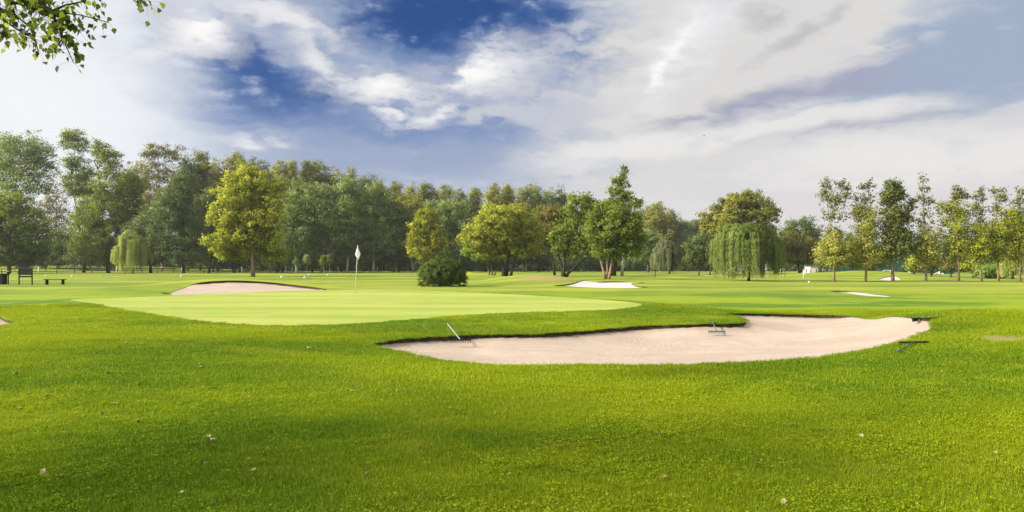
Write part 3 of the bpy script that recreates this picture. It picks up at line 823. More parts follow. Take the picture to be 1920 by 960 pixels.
def make_tree(name, px, Y, lobes_px, leaf, bark, label, group=None, base_py=None, trunk_r=0.2, dens=1.0, per=26, leaf_size=0.3, sigma=0.5, shell=0.45, rough=0.22,
              stems=None, limbs=14, lean=0.0, top_frac=0.85, tint_top=0.0, spots=0.0, cat='tree', seed=None, sub_tint=0.0):
    """A tree from crown lobes given in the photo's pixels, turned into metres at the tree's own distance."""
    seed = seed if seed is not None else int(px * 7 + Y)
    r = np.random.default_rng(seed)
    x0 = X_of(px, Y); z0 = tz(x0, Y) - 0.03
    k = Y / F
    lobes = []
    for lb in lobes_px:
        cx, cy, rx, ry = lb[:4]; fac = lb[4] if len(lb) > 4 else 1.0
        dep = r.uniform(-.35, .35) * rx * k
        lobes.append((X_of(cx, Y) - x0, dep, Z_of(cy, Y) - z0, rx * k, 0.9 * rx * k, ry * k, fac))
    C, D = lobe_clumps(lobes, r, dens / sigma ** 2 * 0.36, shell, rough * 1.15)
    sigma = sigma * .82; per = int(per * 1.35)
    C[:, 2] = np.maximum(C[:, 2], 0.35)
    root = empty(name, (x0, Y, z0), label, cat, group)
    n = len(C)
    cl_t = r.normal(0, .15, n)
    idx = np.repeat(np.arange(n), per)
    off = r.normal(size=(len(idx), 3)) * np.array([sigma, sigma, sigma * .65]) * r.uniform(.6, 1.3, n)[idx][:, None]
    c = C[idx] + off
    c[:, 2] = np.maximum(c[:, 2], 0.12)
    H = max(l[2] + l[5] for l in lobes)
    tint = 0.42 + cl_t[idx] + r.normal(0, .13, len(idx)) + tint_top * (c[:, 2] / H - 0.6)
    if spots:
        hot = r.uniform(0, 1, n) < spots; tint = np.where(hot[idx], 0.95 + r.normal(0, .08, len(idx)), np.minimum(tint, .62))
    bias = D[idx] * .7 + np.array([0, 0, .5])
    clump = off / (sigma * 1.2) + D[idx] * .8 + np.array([0, 0, .45])
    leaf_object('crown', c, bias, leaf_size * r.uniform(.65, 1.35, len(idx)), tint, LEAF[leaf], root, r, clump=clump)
    # trunk, stems and limbs
    mb = MB()
    cen = np.array([[l[0], l[1], l[2]] for l in lobes]); top = cen[np.argmax(cen[:, 2])]
    low = min(l[2] - l[5] for l in lobes)
    if stems is None: stems = [(0.0, 0.0, top[0], top[1], H * top_frac)]
    paths = []
    for (bx, by, ex, ey, ez) in stems:
        pts = []; m = 7
        w = r.normal(size=2) * 0.012 * ez
        for i in range(m + 1):
            t_ = i / m
            pts.append(Vector((bx + (ex - bx) * t_ ** 1.3 + w[0] * math.sin(t_ * 5), by + (ey - by) * t_ + w[1] * math.sin(t_ * 4 + 1), ez * t_)))
        rr = [trunk_r * (1.35 if i == 0 else (1.0 - 0.92 * i / m)) for i in range(m + 1)]
        mb.tube(pts, rr, 9); paths.append(pts)
    pick = C[r.choice(n, min(limbs, n), replace=False)]
    def start(e):
        p = paths[int(r.integers(len(paths)))]
        zt = max(low * .75, min(e[2] - 0.25 * math.hypot(e[0], e[1]) - 0.3, H * top_frac * .92))
        t_ = min(max(zt / max(p[-1].z, .1), 0.05), .95); i = min(int(t_ * 7), 6); f_ = t_ * 7 - i
        return p[i].lerp(p[i + 1], f_)
    branches(mb, start, pick, r, trunk_r * .42, 0.06, max(0.012, trunk_r * .06))
    mb.build('trunk', BARK[bark], root, True)
    return root

def make_willow(name, px, Y, top_py, x0px, x1px, low_py, leaf, bark, label, strands=800, trunk_r=.22, bunch=14, group=None, leaf_size=.22, seed=3, fall=.34):
    r = np.random.default_rng(seed); k = Y / F
    bx = X_of(px, Y); z0 = tz(bx, Y) - .03
    root = empty(name, (bx, Y, z0), label, 'tree', group)
    xa, xb = X_of(x0px, Y) - bx, X_of(x1px, Y) - bx
    H = Z_of(top_py, Y) - z0; low = Z_of(low_py, Y) - z0
    rx = (xb - xa) / 2; cx = (xa + xb) / 2
    nb = strands // bunch
    a = r.uniform(0, 2 * np.pi, nb); q = np.sqrt(r.uniform(0.04, 1, nb))
    ax, ay = cx + rx * q * np.cos(a), rx * .95 * q * np.sin(a)
    az = H * (1 - fall * q ** (3.0 if fall < .4 else 2.3)) * r.uniform(.86, 1.0, nb)
    C = []; T = []; AX = []
    for i in range(nb):
        tb = r.normal(0, .22)
        Lb = max(0.5, (az[i] - low) * r.uniform(.55, 1.08))
        for s in range(bunch):
            sx, sy = ax[i] + r.normal(0, .028 * rx + .1), ay[i] + r.normal(0, .028 * rx + .1)
            sz = az[i] + r.normal(0, .1); L = max(.4, min(Lb * r.uniform(.65, 1.1), sz - 0.25))
            m = max(5, int(L / (leaf_size * .5)))
            t_ = (np.arange(m) + r.uniform(0, 1, m)) / m
            out = np.array([math.cos(a[i]), math.sin(a[i])]) * (0.05 + .12 * r.uniform()) * rx * .5
            px_ = sx + out[0] * (1 - (1 - t_) ** 2) + r.normal(0, .03, m); py_ = sy + out[1] * (1 - (1 - t_) ** 2) + r.normal(0, .03, m)
            pz = sz + 0.10 * L * np.sin(np.minimum(t_ * 3, 1) * np.pi) * .6 - L * t_ ** 1.15
            C.append(np.stack([px_, py_, np.maximum(pz, .12)], 1)); T.append(0.45 + tb + r.normal(0, .10) + r.normal(0, .07, m))
            AX.append(np.tile([out[0] * .3, out[1] * .3, -1.0], (m, 1)))
    # leafy cap on the arching limbs
    n = strands * 5
    i = r.integers(0, nb, n)
    cap = np.stack([ax[i] * .97 + r.normal(0, .06 * rx, n), ay[i] * .97 + r.normal(0, .06 * rx, n), az[i] - np.abs(r.normal(0, .05 * H, n))], 1)
    C.append(cap); T.append(.5 + r.normal(0, .15, n)); AX.append(np.tile([0, 0, -1.0], (n, 1)) + .6 * r.normal(size=(n, 3)))
    C = np.concatenate(C); T = np.concatenate(T); AX = np.concatenate(AX)
    leaf_object('crown', C, np.stack([C[:, 0] - cx, C[:, 1], np.full(len(C), rx * .3)], 1) / rx, leaf_size * r.uniform(.7, 1.4, len(C)), T, LEAF[leaf], root, r, 0.30, AX, .8)
    mb = MB()
    mb.tube([(0, 0, 0), (.02, 0, H * .15), (.06, .03, H * .35), (.0, .05, H * .6)], [trunk_r * 1.3, trunk_r, trunk_r * .9, trunk_r * .5], 9)
    for j in r.choice(nb, min(22, nb), replace=False):
        s = Vector((.03, .03, H * r.uniform(.3, .55))); e = Vector((ax[j], ay[j], az[j] - .05)); m1 = s.lerp(e, .55) + Vector((0, 0, H * .10))
        mb.tube([s, s.lerp(m1, .5) + Vector((0, 0, H * .03)), m1, e], [trunk_r * .45, trunk_r * .32, trunk_r * .2, .015], 6, cap=False)
    mb.build('trunk', BARK[bark], root, True)
    return root
#@@TREES
# ---- the wood: back row of tall poplars (px, top, half width, distance, leaf, bark, label)
WOOD = 'tall trees of the wood behind the fence'
def wood_tree(px, top, hw, Y, leaf, bark, label, base=502, low=0.42, nl=6, dens=.92, per=24, ls=.42, sg=.75, shell=.35, seed=None, name='poplar_tree'):
    r = np.random.default_rng(int(px * 3 + top)); h = base - top; hw *= 1.34
    lb = [(px, top + h * .13, hw * .5, h * .13), (px + r.uniform(-.2, .2) * hw, top + h * .28, hw * .8, h * .18)]
    for i in range(nl):
        f = .30 + .48 * i / max(1, nl - 1)
        lb.append((px + r.uniform(-.6, .6) * hw, top + h * f, hw * r.uniform(.6, .85), h * r.uniform(.12, .19)))
    for i in range(3):   # pointed shoots at the top
        lb.append((px + r.uniform(-.75, .75) * hw, top + h * r.uniform(.03, .2), hw * r.uniform(.15, .26), h * r.uniform(.05, .09)))
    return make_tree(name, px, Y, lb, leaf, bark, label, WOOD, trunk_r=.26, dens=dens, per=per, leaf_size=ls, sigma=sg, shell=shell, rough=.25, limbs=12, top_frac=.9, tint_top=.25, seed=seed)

BACK = [
 (352, 291, 18, 205, 'dark', 'pale', 'dark narrow poplar of the wood between the white-trunked olive tree and the plane tree'),
 (378, 287, 20, 212, 'poplar', 'brown', 'tall green poplar of the wood standing up left behind the yellow plane tree'),
 (408, 300, 22, 208, 'olive', 'pale', 'olive poplar of the wood close behind the left edge of the yellow plane tree'),
 (436, 289, 20, 214, 'olive', 'brown', 'highest olive poplar of the wood straight above the left half of the plane tree'),
 (466, 303, 20, 210, 'olive', 'pale', 'olive poplar almost hidden behind the top of the yellow plane tree'),
 (492, 298, 20, 216, 'poplar', 'brown', 'green poplar of the wood rising just right of the plane tree top'),
 (522, 299, 20, 212, 'olive', 'brown', 'olive-topped poplar of the wood above the right edge of the plane tree'),
 (548, 304, 17, 218, 'olive', 'pale', 'short olive poplar of the wood next right from the plane tree'),
 (578, 300, 19, 214, 'poplar', 'brown', 'dark green poplar with upright shoots above the small saplings'),
 (604, 300, 19, 219, 'poplar', 'pale', 'dark green poplar of the wood straight above the pink birch trunk'),
 (632, 316, 17, 216, 'olive', 'brown', 'olive poplar of the wood right of the birch, stepping down in height'),
 (656, 318, 17, 220, 'olive', 'brown', 'narrow olive poplar of the wood above and just left of the flag'),
 (684, 326, 17, 218, 'poplar', 'brown', 'green poplar of the wood straight above the white flag'),
 (708, 334, 16, 222, 'olive', 'brown', 'lower olive poplar of the wood just right of the flag'),
 (742, 343, 19, 220, 'olive', 'pale', 'olive poplar of the wood halfway between the flag and the gold-flecked tree'),
 (770, 347, 17, 224, 'olive', 'brown', 'yellowish poplar of the wood above the left of the gold-flecked tree'),
 (800, 339, 18, 221, 'poplar', 'brown', 'taller green poplar of the wood straight above the gold-flecked tree'),
 (832, 345, 17, 226, 'olive', 'brown', 'olive poplar of the wood above the right of the gold-flecked tree'),
 (862, 352, 16, 224, 'poplar', 'brown', 'dark-tipped poplar of the wood left behind the broad yellow tree'),
 (893, 352, 17, 228, 'olive', 'pale', 'pale olive poplar of the wood above the left of the broad yellow tree'),
 (925, 343, 18, 226, 'olive', 'brown', 'tallest olive poplar of the wood behind the broad yellow tree'),
 (952, 346, 16, 230, 'olive', 'pale', 'olive poplar of the wood straight above the middle of the broad yellow tree'),
 (980, 349, 16, 228, 'olive', 'pale', 'thin olive poplar with pale stems right behind the broad yellow tree'),
 (1008, 348, 17, 232, 'silver', 'pale', 'loose pale-stemmed poplar of the wood with sky showing through'),
 (1030, 352, 15, 230, 'silver', 'pale', 'pale poplar of the wood left of the dark round-topped one'),
 (1050, 352, 15, 234, 'dark', 'brown', 'dark round-topped poplar at the right end of the wood'),
]
for a in BACK: wood_tree(*a)
for a in [
 (1208, 386, 17, 250, 'silver', 'pale', 'grey-green poplar just right of the tall sparse spire tree'),
 (1232, 380, 20, 246, 'olive', 'brown', 'tallest hazy poplar behind the grey weeping tree'),
 (1258, 396, 19, 252, 'poplar', 'brown', 'hazy dark poplar above the right of the grey weeping tree'),
 (1282, 412, 17, 250, 'silver', 'pale', 'pale bare-limbed tree between the grey weeping tree and the dark round tree'),
 (1303, 410, 18, 256, 'poplar', 'brown', 'distant green poplar above the dark round tree'),
 (1327, 414, 18, 254, 'dark', 'brown', 'distant dark tree left behind the big willow')]: wood_tree(*a, base=508)

# ---- grey-green row in front of the wood
for a in [
 (556, 334, 34, 178, 'silver', 'pale', 'grey-green leafy tree of the front row, right of the yellow plane tree'),
 (604, 345, 36, 180, 'silver', 'pink', 'grey-green birch with a pinkish trunk above the young saplings'),
 (650, 336, 36, 182, 'silver', 'pale', 'grey-green tree of the front row, left of the white flag'),
 (700, 345, 34, 184, 'silver', 'pale', 'grey-green tree of the front row straight behind the white flag'),
 (738, 375, 26, 186, 'dark', 'brown', 'dark tree of the front row left of the gold-flecked tree'),
 (775, 365, 26, 192, 'olive', 'pale', 'olive tree of the front row left behind the gold-flecked tree'),
 (822, 380, 26, 188, 'silver', 'pale', 'grey-green tree right behind the gold-flecked tree'),
 (858, 374, 30, 190, 'silver', 'pale', 'silvery tree between the gold-flecked tree and the broad yellow tree'),
 (520, 350, 30, 186, 'olive', 'brown', 'olive tree in the shade right behind the plane tree'),
 (440, 345, 34, 184, 'olive', 'brown', 'olive tree filling the gap behind the plane tree crown'),
 (392, 350, 26, 182, 'dark', 'brown', 'dark tree showing left of the plane tree crown'),
 (1215, 430, 26, 195, 'silver', 'brown', 'dull grey-green tree between the multi-stemmed tree and the grey weeping tree'),
 (985, 420, 34, 200, 'dark', 'pale', 'dark tree with two white trunks right behind the broad yellow tree'),
 ]: wood_tree(*a, base=500, nl=6, sg=.7, ls=.40, shell=.4, name='leafy_tree', per=26)

# ---- dark, low trees under the wood
UND = 'low dark trees along the edge of the wood'
for px, top, hw, Y, leaf, lab in [
 (110, 420, 34, 200, 'dark', 'low dark tree under the tall left trees, right of the bright spreading tree'),
 (160, 445, 32, 196, 'dark', 'low dark tree around the pale trunk left of the small willow'),
 (205, 440, 32, 192, 'dark', 'low dark tree just left of the small pale willow'),
 (400, 440, 30, 196, 'dark', 'low dark tree under the left edge of the plane tree'),
 (450, 445, 30, 200, 'dark', 'low dark tree behind the plane tree trunk'),
 (530, 440, 32, 196, 'dark', 'low dark tree right of the plane tree, behind the first sapling'),
 (585, 430, 32, 198, 'dark', 'low dark tree behind the middle saplings'),
 (640, 430, 34, 200, 'dark', 'low dark tree behind the sapling pair'),
 (700, 425, 34, 198, 'dark', 'low dark tree behind the flagstick and the umbrella-shaped tree'),
 (748, 420, 30, 200, 'dark', 'low dark tree left of the clipped round bush'),
 (870, 430, 30, 200, 'dark', 'low dark tree right above the clipped round bush'),
 (910, 450, 30, 205, 'dark', 'low dark tree behind the left of the broad yellow tree'),
 (1010, 455, 30, 210, 'dark', 'low dark tree behind the dark forked trunk'),
 (1070, 455, 30, 220, 'dark', 'low dark tree behind the dark-trunked green tree'),
 (1120, 460, 30, 225, 'dark', 'low dark tree behind the multi-stemmed green tree'),
 (1175, 455, 30, 225, 'dark', 'low dark tree right behind the multi-stemmed green tree'),
 (1285, 455, 26, 225, 'dark', 'low dark tree between the grey weeping tree and the dark round tree'),
 (1340, 450, 26, 225, 'dark', 'low dark tree hidden left behind the big willow'),
 ]:
    h = (499 if px < 780 else 503) - top
    make_tree('low_tree', px, Y, [(px, top + h * .35, hw * .8, h * .35), (px - hw * .4, top + h * .6, hw * .6, h * .36), (px + hw * .45, top + h * .6, hw * .6, h * .36), (px, top + h * .8, hw, h * .25)],
              leaf, 'dark', lab, UND, dens=.8, per=24, leaf_size=.45, sigma=.8, shell=.3, limbs=6, trunk_r=.2)

# ---- left group
make_tree('tall_tree', 45, 190, [(40, 290, 42, 34), (72, 298, 30, 30), (20, 320, 35, 40), (88, 292, 17, 20), (50, 345, 45, 34), (-20, 300, 40, 45), (95, 330, 14, 25), (25, 268, 25, 16), (65, 268, 18, 12)],
          'silver', 'pale', 'hazy tall tree with pale bare limbs at the far left', dens=.62, per=22, leaf_size=.42, sigma=.75, limbs=24, trunk_r=.35, rough=.35, seed=11)
make_tree('spreading_tree', 18, 160, [(22, 385, 34, 26), (48, 418, 36, 32), (8, 440, 45, 45), (62, 455, 28, 36), (30, 478, 46, 24), (-40, 430, 45, 60), (-10, 385, 30, 25), (75, 480, 16, 20)],
          'green', 'brown', 'bright-topped spreading tree at the left edge above the sign board', dens=1.1, per=28, leaf_size=.34, sigma=.6, tint_top=.8, limbs=10, trunk_r=.35)
make_tree('tall_tree', 158, 178, [(138, 254, 20, 12), (152, 272, 18, 14), (126, 268, 10, 10), (140, 303, 17, 18), (160, 322, 20, 18), (150, 350, 26, 22), (135, 340, 15, 22), (170, 370, 24, 30), (165, 420, 30, 40)],
          'green', 'dark', 'tallest left tree, bright green with a forked dark trunk', dens=.85, per=24, leaf_size=.34, sigma=.6, limbs=22, trunk_r=.3, tint_top=.35, stems=[(0, 0, -3.5, 0, 24), (0, 0, 3, .5, 20)])
make_tree('tall_tree', 202, 172, [(190, 285, 16, 18), (182, 272, 8, 9), (208, 300, 22, 20), (216, 345, 42, 32), (196, 398, 48, 38), (232, 385, 36, 38), (172, 440, 38, 36), (222, 440, 36, 36), (248, 350, 16, 26), (200, 470, 40, 26)],
          'green', 'dark', 'broad full green tree right of the tallest left tree', dens=.95, per=26, leaf_size=.36, sigma=.65, limbs=16, trunk_r=.35, tint_top=.25)
make_tree('tall_tree', 108, 205, [(104, 372, 22, 32), (118, 420, 26, 40), (98, 400, 20, 34), (110, 455, 28, 34)],
          'brown', 'dark', 'thin brownish tree in the gap right of the hazy tall tree', dens=.55, per=20, leaf_size=.4, sigma=.8, limbs=16, trunk_r=.25, rough=.35)
make_tree('tall_tree', 303, 208, [(300, 283, 30, 11), (278, 290, 14, 9), (325, 292, 16, 10), (290, 320, 24, 26), (318, 330, 20, 32), (284, 360, 20, 30), (310, 380, 24, 30)],
          'brown', 'pale', 'flat-topped olive tree with a white trunk left of the dark round tree mass', dens=.62, per=22, leaf_size=.42, sigma=.75, limbs=20, trunk_r=.3, rough=.3)
make_tree('leafy_tree', 262, 214, [(262, 330, 20, 30), (255, 370, 24, 34), (240, 340, 16, 24), (275, 400, 24, 34)],
          'olive', 'pale', 'faint olive tree between the broad full tree and the flat-topped tree', dens=.8, per=22, leaf_size=.42, sigma=.75, limbs=12)
make_tree('dark_tree', 345, 165, [(340, 348, 26, 24), (330, 398, 34, 34), (360, 430, 28, 40), (318, 440, 34, 36), (350, 470, 36, 28), (335, 370, 30, 24), (375, 470, 14, 24)],
          'dark', 'dark', 'tall dark tree mass left of the yellow plane tree', dens=1.1, per=28, leaf_size=.34, sigma=.62, limbs=10, trunk_r=.32)
make_tree('dark_tree', 283, 168, [(280, 425, 32, 32), (262, 455, 26, 30), (300, 455, 28, 32), (285, 478, 34, 18)],
          'dark', 'dark', 'lower dark round tree right behind the small pale willow', dens=1.1, per=28, leaf_size=.34, sigma=.62, limbs=8, trunk_r=.3)
make_willow('willow_tree', 249, 157, 430, 214, 280, 505, 'palewillow', 'brown', 'small pale willow drooping behind the left part of the fence', strands=900, trunk_r=.16, bunch=12, leaf_size=.26, seed=5, fall=.5)

# ---- single trees on the course
make_tree('plane_tree', 475, 105, [(466, 352, 42, 36), (470, 325, 26, 18), (428, 378, 28, 24), (506, 378, 30, 34), (432, 402, 38, 24), (500, 412, 36, 32), (460, 430, 46, 30), (408, 408, 17, 14), (428, 452, 32, 22), (508, 448, 28, 26),
          (414, 472, 14, 9), (440, 480, 22, 9), (508, 480, 22, 12), (470, 455, 36, 24), (530, 470, 8, 8), (448, 352, 24, 20), (520, 350, 14, 14)],
          'yellow', 'pink', 'yellow-green plane tree with a tan trunk standing alone on the lawn', dens=.66, per=26, leaf_size=.30, sigma=.42, shell=.35, rough=.34, limbs=30, seed=29, trunk_r=.26, lean=.1, tint_top=.2)
make_tree('maple_tree', 800, 140, [(797, 425, 22, 30), (812, 448, 22, 26), (784, 452, 18, 26), (800, 472, 27, 18), (790, 408, 9, 16), (812, 405, 7, 14), (802, 398, 6, 10), (825, 455, 10, 16), (775, 470, 10, 14)],
          'gold', 'brown', 'upright green tree flecked with golden branches behind the round bush', dens=1.0, per=24, leaf_size=.30, sigma=.45, shell=.4, limbs=16, trunk_r=.2, spots=.13)
make_tree('broad_tree', 946, 110, [(940, 432, 55, 38), (905, 440, 34, 34), (984, 432, 32, 36), (945, 405, 44, 24), (888, 450, 20, 20), (1000, 448, 16, 24), (945, 470, 44, 15), (925, 392, 18, 12), (968, 396, 18, 12), (985, 470, 18, 14)],
          'yellow', 'dark', 'broad yellow-olive tree with dark splayed stems in the middle distance', dens=.85, per=28, leaf_size=.26, sigma=.42, shell=.4, rough=.24, limbs=26, trunk_r=.2, tint_top=.3,
          stems=[(0, 0, -2.2, .3, 7.5), (.3, .2, 1.4, .2, 7.8), (.9, .1, 3.0, 0, 6.5), (-.2, .1, -.3, .6, 8)])
make_tree('small_tree', 921, 116, [(900, 468, 24, 20), (920, 478, 22, 13), (884, 468, 14, 14), (905, 452, 18, 14)],
          'bright', 'brown', 'small bright tree with slanting stems left under the broad yellow tree', dens=.8, per=24, leaf_size=.28, sigma=.42, limbs=12, trunk_r=.12,
          stems=[(-.2, 0, -1.6, 0, 4), (.2, 0, -.5, .1, 4.2), (.5, 0, 2.0, 0, 3.6)])
make_tree('broad_tree', 1040, 128, [(1028, 422, 28, 34), (1044, 402, 24, 18), (1016, 450, 20, 26), (1050, 440, 24, 30), (1020, 400, 14, 12)],
          'brown', 'dark', 'brownish olive tree between the broad yellow tree and the green trees', dens=.85, per=26, leaf_size=.30, sigma=.5, limbs=20, trunk_r=.2, tint_top=.25)
make_tree('forked_tree', 1056, 100, [(1088, 398, 28, 28), (1068, 440, 28, 32), (1098, 430, 32, 38), (1078, 375, 12, 12), (1104, 374, 14, 11), (1052, 458, 18, 20), (1085, 462, 28, 18), (1044, 440, 12, 14), (1112, 395, 12, 16)],
          'green', 'dark', 'green tree on a dark forked trunk beside the grassy mound', dens=.9, per=26, leaf_size=.28, sigma=.42, limbs=22, trunk_r=.22, shell=.4, tint_top=.2,
          stems=[(0, 0, -2.0, 0, 6.5), (.3, 0, 4.6, .2, 3.6), (.1, 0, .8, .3, 6.5)])
make_tree('spire_tree', 1166, 115, [(1168, 322, 8, 11), (1158, 338, 11, 10), (1166, 348, 14, 13), (1152, 360, 12, 12), (1172, 365, 14, 13), (1162, 385, 26, 14), (1188, 380, 15, 12), (1144, 384, 10, 12), (1202, 378, 4, 3), (1168, 415, 30, 28)],
          'green', 'pale', 'tall sparse spire-shaped tree rising above the multi-stemmed tree', dens=.62, per=16, leaf_size=.34, sigma=.36, shell=.3, limbs=30, trunk_r=.2, rough=.3)
make_tree('multistem_tree', 1136, 84, [(1150, 430, 46, 36), (1120, 428, 22, 30), (1182, 440, 25, 32), (1150, 400, 34, 20), (1140, 468, 34, 16), (1178, 465, 22, 18), (1198, 448, 9, 16), (1112, 408, 14, 14), (1190, 412, 12, 14), (1130, 388, 14, 9)],
          'green', 'pink', 'round green tree on several tan stems behind the white bunker', dens=.85, per=28, leaf_size=.24, sigma=.36, shell=.4, limbs=26, trunk_r=.14, spots=.02,
          stems=[(-.05, 0, -1.6, 0, 5.2), (.15, .1, .1, .3, 5.4), (.35, 0, 1.3, 0, 5.0)])
make_tree('bulky_tree', 1150, 112, [(1150, 470, 26, 18), (1165, 450, 30, 22), (1135, 462, 20, 18)],
          'green', 'dark', 'dark-trunked low tree directly behind the tan stems', dens=.8, per=24, leaf_size=.3, sigma=.45, limbs=8, trunk_r=.35)
make_willow('willow_tree', 1255, 150, 440, 1224, 1287, 506, 'greywillow', 'brown', 'grey-green weeping tree standing well right of the white bunker', strands=1100, trunk_r=.18, bunch=14, leaf_size=.26, seed=8, fall=.5)
make_tree('round_tree', 1310, 125, [(1308, 466, 22, 24), (1298, 484, 18, 16), (1322, 478, 15, 20), (1310, 450, 14, 12)],
          'dark', 'brown', 'dark round tree on a slim trunk left of the big willow', dens=1.0, per=26, leaf_size=.28, sigma=.42, limbs=10, trunk_r=.13)
make_tree('round_tree', 1331, 128, [(1333, 470, 13, 20), (1340, 480, 12, 16)],
          'green', 'brown', 'slim green tree touching the left edge of the big willow', dens=1.0, per=24, leaf_size=.28, sigma=.42, limbs=8, trunk_r=.11)
make_tree('poplar_tree', 1392, 132, [(1390, 402, 54, 32), (1352, 408, 22, 20), (1432, 405, 26, 30), (1392, 378, 36, 14), (1318, 408, 7, 12), (1328, 425, 16, 16), (1360, 428, 38, 22), (1428, 438, 34, 18), (1352, 380, 7, 14), (1372, 368, 7, 10), (1398, 366, 8, 12),
          (1420, 370, 7, 12), (1442, 385, 7, 12), (1456, 395, 6, 10), (1340, 392, 7, 11)],
          'olive', 'pale', 'broad olive poplar rising behind the big willow', dens=.72, per=24, leaf_size=.34, sigma=.45, shell=.35, limbs=40, trunk_r=.3, rough=.3, tint_top=-.1)
make_willow('willow_tree', 1404, 75, 416, 1337, 1462, 514, 'willow', 'dark', 'big weeping willow with curtains of hanging branches on the right lawn', strands=2600, trunk_r=.13, bunch=20, leaf_size=.17, seed=3)
make_tree('dark_tree', 1502, 175, [(1500, 430, 30, 22), (1525, 442, 14, 20), (1480, 440, 16, 20), (1505, 460, 32, 22)],
          'dark', 'dark', 'hazy dark round tree right of the big willow', dens=1.0, per=26, leaf_size=.36, sigma=.6, limbs=8, trunk_r=.25)
make_tree('round_tree', 1499, 140, [(1482, 456, 18, 22), (1514, 464, 22, 20), (1500, 482, 32, 14), (1475, 476, 12, 16), (1524, 484, 14, 13)],
          'brown', 'dark', 'olive-brown round tree in front of the hazy dark tree', dens=1.0, per=26, leaf_size=.30, sigma=.5, limbs=10, trunk_r=.2)

# ---- the row of young poplars on the right
ROW = 'row of slender poplars on the right'
def row_poplar(px, dark_lobes, low_lobes, leaf_low, label, Y=72, dens_t=.8, dens_l=1.35, tr=.10, name='young_poplar', leaf_top='poplar'):
    root = make_tree(name, px, Y, dark_lobes, leaf_top, 'pink', label, ROW, dens=dens_t * .55, per=6, leaf_size=.18, sigma=.165, shell=.2, limbs=44, trunk_r=tr, rough=.3, top_frac=.93)
    if low_lobes:
        t = make_tree('spare', px, Y, low_lobes, leaf_low, 'pink', None, dens=dens_l, per=26, leaf_size=.15, sigma=.3, shell=.2, limbs=16, trunk_r=.05, rough=.3, seed=int(px))
        for ch in list(t.children):
            if ch.name.startswith('crown'): ch.parent = root; ch.name = 'lower_foliage'
            else: bpy.data.objects.remove(ch)
        bpy.data.objects.remove(t)
    return root
row_poplar(1563, [(1550, 345, 14, 13), (1578, 345, 13, 13), (1546, 362, 11, 12), (1585, 362, 12, 11), (1563, 372, 26, 14), (1564, 402, 25, 24, .8), (1564, 438, 22, 18, .9)],
           [(1565, 460, 27, 24), (1552, 478, 16, 17), (1580, 480, 18, 17), (1566, 490, 20, 10)], 'rowolive', 'first poplar of the right row, with a broad dark-leaved top and bare middle')
row_poplar(1622, [(1630, 345, 9, 12), (1616, 350, 11, 7), (1606, 372, 9, 12, 1), (1626, 376, 14, 16, .9)],
           [(1625, 415, 22, 34), (1618, 450, 25, 28), (1632, 475, 22, 22), (1608, 400, 12, 18), (1612, 485, 12, 12)], 'rowolive', 'olive poplar between the first poplar and the dark dense one')
row_poplar(1675, [(1668, 345, 9, 11), (1683, 348, 9, 11), (1672, 365, 20, 16), (1662, 372, 10, 14), (1690, 365, 9, 14), (1678, 400, 24, 26), (1670, 435, 26, 28), (1682, 465, 26, 22), (1706, 385, 9, 13), (1700, 410, 12, 18), (1662, 470, 14, 18), (1690, 440, 20, 20)],
           None, 'dark', 'dark dense green poplar, the fullest of the right row', dens_t=2.2, tr=.14)
row_poplar(1735, [(1733, 338, 7, 12), (1732, 352, 10, 11, .9), (1728, 372, 12, 14, .9), (1744, 375, 8, 16, .9), (1735, 408, 16, 24, .8)],
           [(1738, 450, 21, 26), (1726, 468, 14, 19), (1748, 470, 15, 19), (1736, 485, 18, 12)], 'rowolive', 'thin narrow poplar with a pointed top right of the dark dense one')
row_poplar(1797, [(1788, 358, 9, 10), (1800, 358, 10, 10), (1812, 366, 8, 10), (1798, 372, 18, 11, 1)],
           [(1790, 390, 22, 16), (1766, 388, 12, 9), (1806, 400, 22, 18), (1796, 425, 26, 22), (1800, 455, 28, 22), (1800, 478, 20, 14), (1772, 410, 10, 12), (1826, 380, 8, 16)], 'yellow', 'broadest yellowish poplar of the right row', dens_l=.8)
row_poplar(1841, [(1841, 356, 7, 10), (1842, 372, 9, 12, 1), (1840, 398, 12, 20, 1), (1828, 370, 6, 8, .7)],
           [(1840, 430, 17, 28), (1838, 456, 20, 22), (1846, 474, 16, 16), (1834, 478, 12, 14)], 'yellow', 'slim poplar just right of the broadest yellowish one')
row_poplar(1873, [(1866, 358, 7, 9), (1876, 358, 8, 9), (1870, 370, 14, 9, .8), (1884, 372, 8, 8), (1872, 392, 13, 18, .9)],
           [(1874, 425, 14, 26), (1872, 455, 20, 24), (1872, 480, 14, 12)], 'yellow', 'slim poplar with a wide flat top near the right edge', leaf_top='poplar')
row_poplar(1911, [(1913, 358, 9, 10), (1918, 372, 10, 10, .7), (1906, 372, 7, 9, .8), (1914, 394, 13, 18, .8)],
           [(1897, 400, 11, 22), (1915, 420, 16, 26), (1910, 450, 18, 26), (1912, 480, 14, 12)], 'yellow', 'last poplar of the row, cut by the right edge of the picture')

